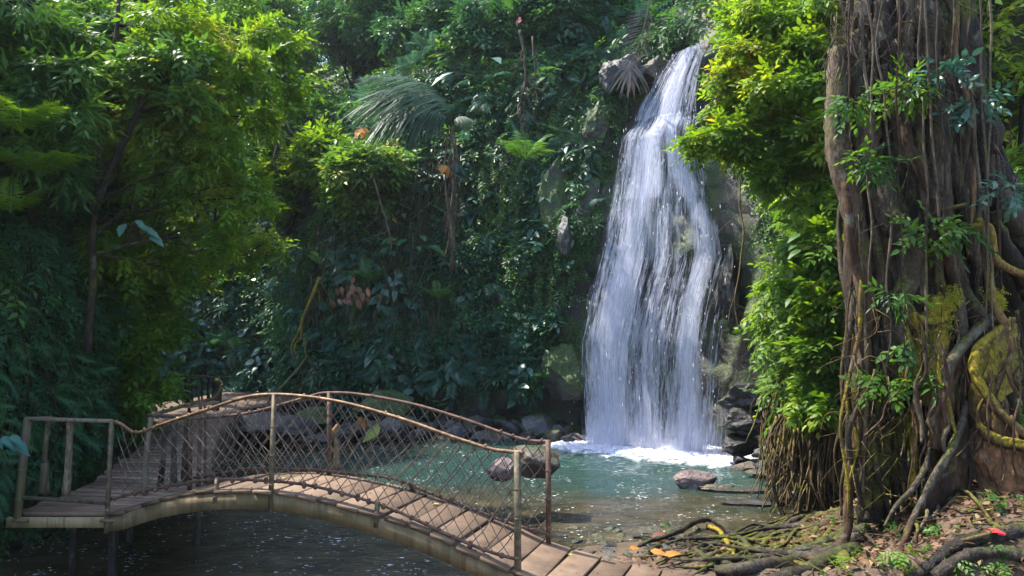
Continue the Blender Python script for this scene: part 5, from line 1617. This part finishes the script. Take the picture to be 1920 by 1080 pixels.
plate("buttress_root", [(1812, 755, 7.5), (1803, 800, 7.35), (1780, 850, 7.2), (1748, 900, 7.1), (1722, 950, 7.0), (1700, 1000, 6.9)], BARK_BROWN, .07,
      foot=[(1822, 880, 7.6), (1812, 900, 7.45), (1790, 925, 7.3), (1758, 960, 7.2), (1730, 985, 7.1), (1705, 1015, 6.95)], label="long diagonal root running down to the forest floor", seed=12, ridge_r=[.03, .04, .035, .03], ridge_mat=BARK_PALE)
root_tube("surface_root", [(1712, 965, 7.0), (1690, 1015, 6.8), (1676, 1060, 6.6)], [.03, .03, .008], BARK_BROWN)
root_tube("surface_root", [(1742, 830, 7.4), (1735, 870, 7.2), (1715, 905, 7.1), (1680, 950, 7.0), (1660, 990, 6.9)], [.01, .03, .025, .008], BARK_PALE)

# thin roots running down over the buttresses
g = np.random.default_rng(47)
mb = MB()
for k in range(50):
    x, y = g.uniform(1690, 1925), g.uniform(560, 850)
    d0 = 7.45 - .25 * sstep(1800, 1900, x) + g.uniform(-.12, .2)
    L = g.uniform(60, 260); dx = g.normal() * 25
    pts = [(x + dx * t + g.normal() * 5, min(y + L * t, 960), d0 - .12 * t) for t in np.linspace(0, 1, 5)]
    add_tube(mb, WP(pts), [g.uniform(.006, .016), g.uniform(.005, .011)], n=22, sides=6, flut=.3, jit=.05, seed=k)
mb.build("root_lattice", BARK_BROWN, fig)
for k in range(8):
    x, y = g.uniform(1700, 1915), g.uniform(580, 800)
    pts = [(x + g.normal() * 8 + 12 * t, y + 150 * t, 7.3 - .1 * t) for t in np.linspace(0, 1, 5)]
    root_tube(AR, pts, [.004, .02, .026, .012], (BARK_MOSS, BARK, BARK_BROWN)[k % 3], jit=.06, seed=150 + k)

# roots that crawl over the bank
def ground_root(pix, r, mat, lift=.0, seed=None, arch=0.0, name="surface_root"):
    P = np.array([GP(px, py) for px, py in pix])
    P[:, 2] += lift * .4
    if arch:
        P[:, 2] += arch * np.sin(np.linspace(0, math.pi, len(P)))
    mb = MB()
    add_tube(mb, P, np.asarray(r) * (1.0 if len(pix) != 6 or lift != .03 else .62), n=len(P) * 9, sides=9, flut=.6, jit=.03, seed=int(rng.integers(200)) if seed is None else seed)
    return mb.build(name, mat, fig)
ground_root([(1630, 940), (1600, 985), (1550, 1022), (1470, 1045), (1380, 1058), (1310, 1062)], [.10, .08, .07, .055, .03], BARK_WET, .05)
ground_root([(1625, 1000), (1560, 1042), (1490, 1058), (1410, 1072), (1340, 1078)], [.10, .085, .07, .05], BARK_WET, .06)
ground_root([(1610, 965), (1545, 985), (1480, 992), (1430, 1008), (1380, 1030), (1330, 1050)], [.07, .055, .045, .025], BARK_WET, .04)
ground_root([(1590, 960), (1530, 968), (1490, 978), (1460, 1000), (1420, 1020)], [.06, .04, .03, .02], BARK_PALE, .04)
ground_root([(1605, 975), (1590, 1000), (1570, 1020), (1585, 1060), (1600, 1100)], [.06, .05, .06, .06], BARK_PALE, .05)
ground_root([(1600, 1040), (1540, 1070), (1480, 1090), (1420, 1110)], [.09, .075, .07], BARK_WET, .07)
ground_root([(1420, 1040), (1385, 1018), (1355, 998), (1325, 990), (1295, 1000), (1262, 1014), (1215, 1022), (1180, 1032)], [.035, .045, .045, .04, .03, .02], BARK_WET, .03, arch=.10)
ground_root([(1330, 992), (1352, 1008), (1365, 1030), (1375, 1060)], [.035, .03, .03], BARK_MOSS, .05, arch=.06)
ground_root([(1250, 1010), (1230, 1030), (1205, 1050)], [.045, .03], BARK_WET, .03)
ground_root([(1285, 1012), (1300, 1035), (1330, 1055), (1370, 1065)], [.03, .035, .03], BARK_WET, .03)
ground_root([(1190, 1010), (1240, 1012), (1280, 1022), (1330, 1030), (1400, 1052)], [.02, .03, .03, .03], BARK_WET, .02)
g = np.random.default_rng(55)
for k in range(36):
    x0, y0 = g.uniform(1480, 1610), g.uniform(955, 1060)
    x1, y1 = g.uniform(1190, 1480), g.uniform(1000, 1085)
    pix = [(x0 + (x1 - x0) * t + g.normal() * 10, y0 + (y1 - y0) * t + g.normal() * 6) for t in np.linspace(0, 1, 6)]
    ground_root(pix, [g.uniform(.03, .075), g.uniform(.025, .06), .012], (BARK_WET, BARK_DARK, BARK)[k % 3], .03, arch=g.uniform(-.02, .06), name="surface_root")
ground_root([(1950, 995), (1880, 1005), (1830, 1015), (1780, 1035), (1740, 1065), (1700, 1095)], [.06, .065, .055, .045], BARK_WET, .05)
ground_root([(1950, 1060), (1870, 1045), (1800, 1055), (1750, 1090)], [.06, .06, .05], BARK_WET, .05)
ground_root([(1900, 935), (1860, 945), (1820, 965), (1790, 955), (1760, 935)], [.02, .025, .02], BARK_PALE, .05)
ground_root([(1745, 905), (1790, 935), (1825, 960), (1860, 985)], [.018, .014], ROOT_TAN, .10, arch=.1)
for k in range(9):
    x0, y0 = g.uniform(1640, 1900), g.uniform(900, 990)
    ground_root([(x0, y0), (x0 + g.uniform(-60, 60), y0 + g.uniform(15, 45)), (x0 + g.uniform(-110, 110), y0 + g.uniform(40, 90))], [.022, .012], (BARK_PALE, ROOT_TAN, BARK_BROWN)[k % 3], .05, arch=g.uniform(.02, .12))

# matted dead rootlets and epiphyte leaves on the trunk
g = np.random.default_rng(66)
mb = MB()
for k in range(900):
    x, y = g.uniform(1556, 1800), abs(g.normal()) * 90 + g.uniform(-40, 90)
    if k > 480: x, y = g.uniform(1600, 1880), g.uniform(150, 760)
    d = 8.0 + g.uniform(-.25, .25) + .25 * abs((x - 1710) / 150)
    a = W(x, y, d); L = g.uniform(.15, .7)
    e = a + [g.normal() * .18, g.normal() * .1, -L]
    add_tube(mb, [a, (a + e) / 2 + g.normal(size=3) * .10, e], [g.uniform(.003, .008), .003], n=9, sides=3, jit=.05, seed=k % 90)
o = mb.build("rootlet_tangle", BARK, fig); o["kind"] = "stuff"
mb = MB()
for k in range(260):
    x, y = g.uniform(1590, 1870), g.uniform(560, 930)
    a = W(x, y, g.uniform(7.5, 8.1)); L = g.uniform(.1, .5)
    e = a + [g.normal() * .22, g.normal() * .12, -L]
    add_tube(mb, [a, (a + e) / 2 + g.normal(size=3) * .08, e], [g.uniform(.004, .010), .004], n=8, sides=3, jit=.05, seed=k % 90)
o = mb.build("rootlet_tangle", ROOT_TAN, fig); o["kind"] = "stuff"
def epiphyte(px, py, d, r, n, mat, label, temps=T_SPRIG_N, smin=.16, smax=.28, hue=.5, seed=1):
    g = np.random.default_rng(seed); mb = MB()
    root = empty("epiphyte_plant", W(px, py, d), label, "plant", None)
    add_clump(mb, W(px, py, d), r, n, temps, smin, smax, g, hue, flat=.6, fill=.1)
    mb.build("leaves", mat, root)
    ms = MB()
    for _ in range(5):
        e = W(px, py, d) + unit(g.normal(size=3)) * r * .9
        add_tube(ms, [W(px, py, d + .15), e], [.007, .004], n=5, sides=4)
    ms.build("stem", BARK_DARK, root)
for i, (px, py, r, n, m, h, lab) in enumerate((
    (1700, 165, .20, 26, L_BRIGHT, .3, "bright pointed leaves sprouting high on the middle of the fig trunk"),
    (1600, 190, .16, 24, L_MID, .7, "small pale leaves at the upper left edge of the fig trunk"),
    (1760, 130, .18, 22, L_BLUE, .3, "dark bluish leaves high on the right half of the fig trunk"),
    (1640, 300, .15, 20, L_MID, .5, "leaf tuft on the left of the fig trunk above the fork"),
    (1610, 300, .10, 10, L_BRIGHT, .3, "tiny bright leaf tuft at the left rim of the fig trunk"),
    (1735, 430, .20, 30, L_MID, .6, "leaf tuft growing in the fork of the knotted root"),
    (1790, 430, .14, 16, L_MID, .5, "leaf tuft right of the fork, beside the hanging roots"),
    (1900, 350, .22, 26, L_BLUE, .7, "teal leaved plant at the right edge beside the trunk"),
    (1830, 190, .12, 12, L_BLUE, .5, "small teal leaves on the right rim of the fig trunk"),
    (1740, 700, .14, 24, L_BRIGHT, .2, "green leaves against the heavy moss on the fig roots"),
    (1722, 650, .12, 14, L_MID, .5, "small leaves above the curved brown buttress"),
    (1660, 720, .14, 16, L_BRIGHT, .2, "bright leaf tuft between the dark column and the mossy root"),
    (1680, 550, .10, 10, L_MID, .5, "leaf tuft below the fork of the pale knotted root"))):
    epiphyte(px, py, 7.6, r, n, m, lab, hue=h, seed=700 + i, temps=T_SPRIG_N if i % 3 else T_LONG)
# moss beard
mb = MB(); g = np.random.default_rng(12)
for (px, py, r, n) in ((1755, 600, .20, 260), (1735, 640, .18, 200), (1780, 560, .14, 120), (1870, 560, .10, 120), (1880, 660, .14, 140), (1835, 700, .12, 120), (1715, 790, .10, 90), (1880, 828, .12, 120), (1700, 690, .10, 80)):
    P = W(px, py, 7.72) + g.normal(size=(n, 3)) * [r * .36, .05, r * .5]
    scatter(mb, T_IVY, P, g.normal(size=(n, 3)) * .5 + [0, -.2, -1], [0, -1, .4], g.uniform(.04, .08, n), g.uniform(.55, 1, n), g)
L_MOSS = leaf_mat("moss", [(0.0, (.07, .08, .012)), (.5, (.16, .16, .016)), (1, (.30, .26, .03))], .2, .9, .1)
o = mb.build("moss", L_MOSS, fig); o["kind"] = "stuff"

# ---------------------------------------------------------------- forest floor
def floor_dens(n, g, xr, yr):
    x = g.uniform(*xr, n); y = g.uniform(*yr, n)
    z = ground_z(x[None, :], y[None, :])[0]
    k = z > .12
    return np.column_stack([x, y, z])[k]
g = np.random.default_rng(91)
P = floor_dens(19000, g, (.9, 7.5), (4.2, 10.8))
P = P[g.random(len(P)) < .10 + .9 * sstep(2.6, 4.2, P[:, 0])]
mb = MB()
n = len(P)
scatter(mb, T_ONE, P + np.column_stack([np.zeros(n), np.zeros(n), g.uniform(.005, .05, n)]), np.column_stack([g.normal(size=n), g.normal(size=n), g.normal(size=n) * .35]), np.column_stack([g.normal(size=n) * .5, g.normal(size=n) * .5, np.ones(n)]), g.uniform(.04, .11, n), g.random(n) * .95, g)
tag(mb.build("leaf_litter", L_DRY), "brown fallen leaves littering the ground around the fig roots", "leaf litter", kind="stuff")
mb = MB()
P = floor_dens(900, g, (2.2, 7), (4.4, 9.8))
for p in P[:420]:
    a = g.uniform(0, math.pi); L = g.uniform(.1, .45)
    dv = np.array([math.cos(a), math.sin(a), g.normal() * .15]) * L
    add_tube(mb, [p + [0, 0, .03] - dv / 2, p + [0, 0, .045] + g.normal(size=3) * .02, p + [0, 0, .035] + dv / 2], [g.uniform(.004, .012), .004], n=6, sides=4)
tag(mb.build("twigs", BARK_PALE), "dead twigs strewn over the forest floor", "twigs", kind="stuff")
SEED = []
for i in range(4):
    gg = np.random.default_rng(i); mb = MB()
    add_clump(mb, np.array([0, 0, .10]), .09, 7, T_SPRIG_N, .10, .18, gg, .4, flat=.8, fill=.1)
    SEED.append(mb.mesh("seedling", L_BRIGHT if i % 2 else L_MID))
for (px, py) in ((1568, 950), (1580, 985), (1640, 1000), (1662, 985), (1690, 1005), (1705, 1060), (1735, 1035), (1742, 1000), (1662, 1060), (1615, 1045), (1880, 1075), (1900, 1058), (1850, 1070), (1780, 1075), (1720, 930), (1770, 1010), (1690, 1050), (1905, 960), (1880, 955), (1645, 930), (1725, 905), (1560, 1075)):
    o = bpy.data.objects.new("seedling", SEED[int(g.integers(4))]); COL.objects.link(o)
    o.location = GP(px, py); o.rotation_euler = (0, 0, g.uniform(0, 6)); s_ = g.uniform(.5, 1.1); o.scale = (s_, s_, s_)
    tag(o, "small green seedling sprouting among the fig roots and leaf litter", "seedling", "seedlings on the bank")
def big_leaf(px, py, L, mat, label, seed, n=1, name="fallen_leaf"):
    g = np.random.default_rng(seed); mb = MB(); p = GP(px, py) + [0, 0, .06]
    scatter(mb, T_ONE, p + g.normal(size=(n, 3)) * [.05, .05, .01], np.column_stack([g.uniform(.6, 1, n), g.normal(size=n) * .4, g.uniform(-.1, .3, n)]), [0, -.5, 1], np.full(n, L), g.random(n), g)
    tag(mb.build(name, mat), label, "leaf")
big_leaf(1178, 1040, .16, ORANGE, "orange fallen leaf on the dark roots beside the planks, left one", 1)
big_leaf(1243, 1050, .20, ORANGE, "orange curled leaf right of the other orange leaf", 2, 2)
big_leaf(1800, 965, .26, flat_mat("ochre_leaf", (.55, .36, .08), .6, .2), "long ochre leaf lying on the brown litter", 3)
big_leaf(1852, 1012, .15, RED, "red petal cluster on the ground at the lower right", 4, 4, name="fallen_petals")
big_leaf(1722, 965, .22, L_MID, "fresh pale green leaf standing among the fig roots", 5, 2)
big_leaf(1225, 1022, .24, flat_mat("dark_red_leaf", (.16, .05, .03), .6, .2), "dark red brown leaf on the knot of roots at the shore", 6, 2)
mb = MB(); g = np.random.default_rng(5)
for (q, w_) in ((-3.3, .03), (-3.15, .1), (-2.6, .4), (.25, .62), (1.2, .5), (.9, .2), (-4.0, .2), (-1.0, .6)):
    z = dz(q) + .008
    scatter(mb, T_ONE, np.array([bp(q, w_, z)]), np.array([[g.normal(), g.normal(), .02]]), np.array([[.1, 0, 1.0]]), np.array([g.uniform(.05, .09)]), np.array([g.random()]), g)
tag(mb.build("fallen_leaves", YELLOW), "small yellowish leaves dropped on the bridge planks", "leaves", kind="stuff")
# pebbles and stones on the shore by the bridge end
g = np.random.default_rng(71)
for i in range(60):
    px, py = g.uniform(1065, 1330), g.uniform(985, 1050)
    p = GP(px, py); r = g.uniform(.03, .11)
    o = bpy.data.objects.new("stone", RUB[int(g.integers(6))]); COL.objects.link(o)
    o.location = p; o.rotation_euler = (g.uniform(-.4, .4), 0, g.uniform(0, 6)); o.scale = (r, r, r * .7)
    tag(o, "small stone on the muddy shore beside the end of the bridge", "stone", "stones on the shore")

# ---------------------------------------------------------------- humid air
def haze_box(x0, x1, y0, y1, z0, z1, dens):
    mb = MB(); add_box(mb, ((x0 + x1) / 2, (y0 + y1) / 2, (z0 + z1) / 2), ((x1 - x0) / 2, 0, 0), (0, (y1 - y0) / 2, 0), (0, 0, (z1 - z0) / 2))
    t = NT("haze")
    v = t.n("ShaderNodeVolumePrincipled")
    v.inputs["Color"].default_value = (.80, .88, 1.0, 1)
    v.inputs["Density"].default_value = dens
    v.inputs["Anisotropy"].default_value = 0.35
    t.t.links.new(v.outputs[0], t.out.inputs["Volume"])
    o = mb.build("haze", t.m, smooth=False)
    return tag(o, "pale blue humid haze in the valley", "haze", kind="stuff")
if HAZE:
    zmax = max((o.matrix_world @ Vector(c)).z for o in SC.objects if o.type == 'MESH' for c in o.bound_box)
    haze_box(-75, 75, -65, 95, -2.2, 42, HAZE)
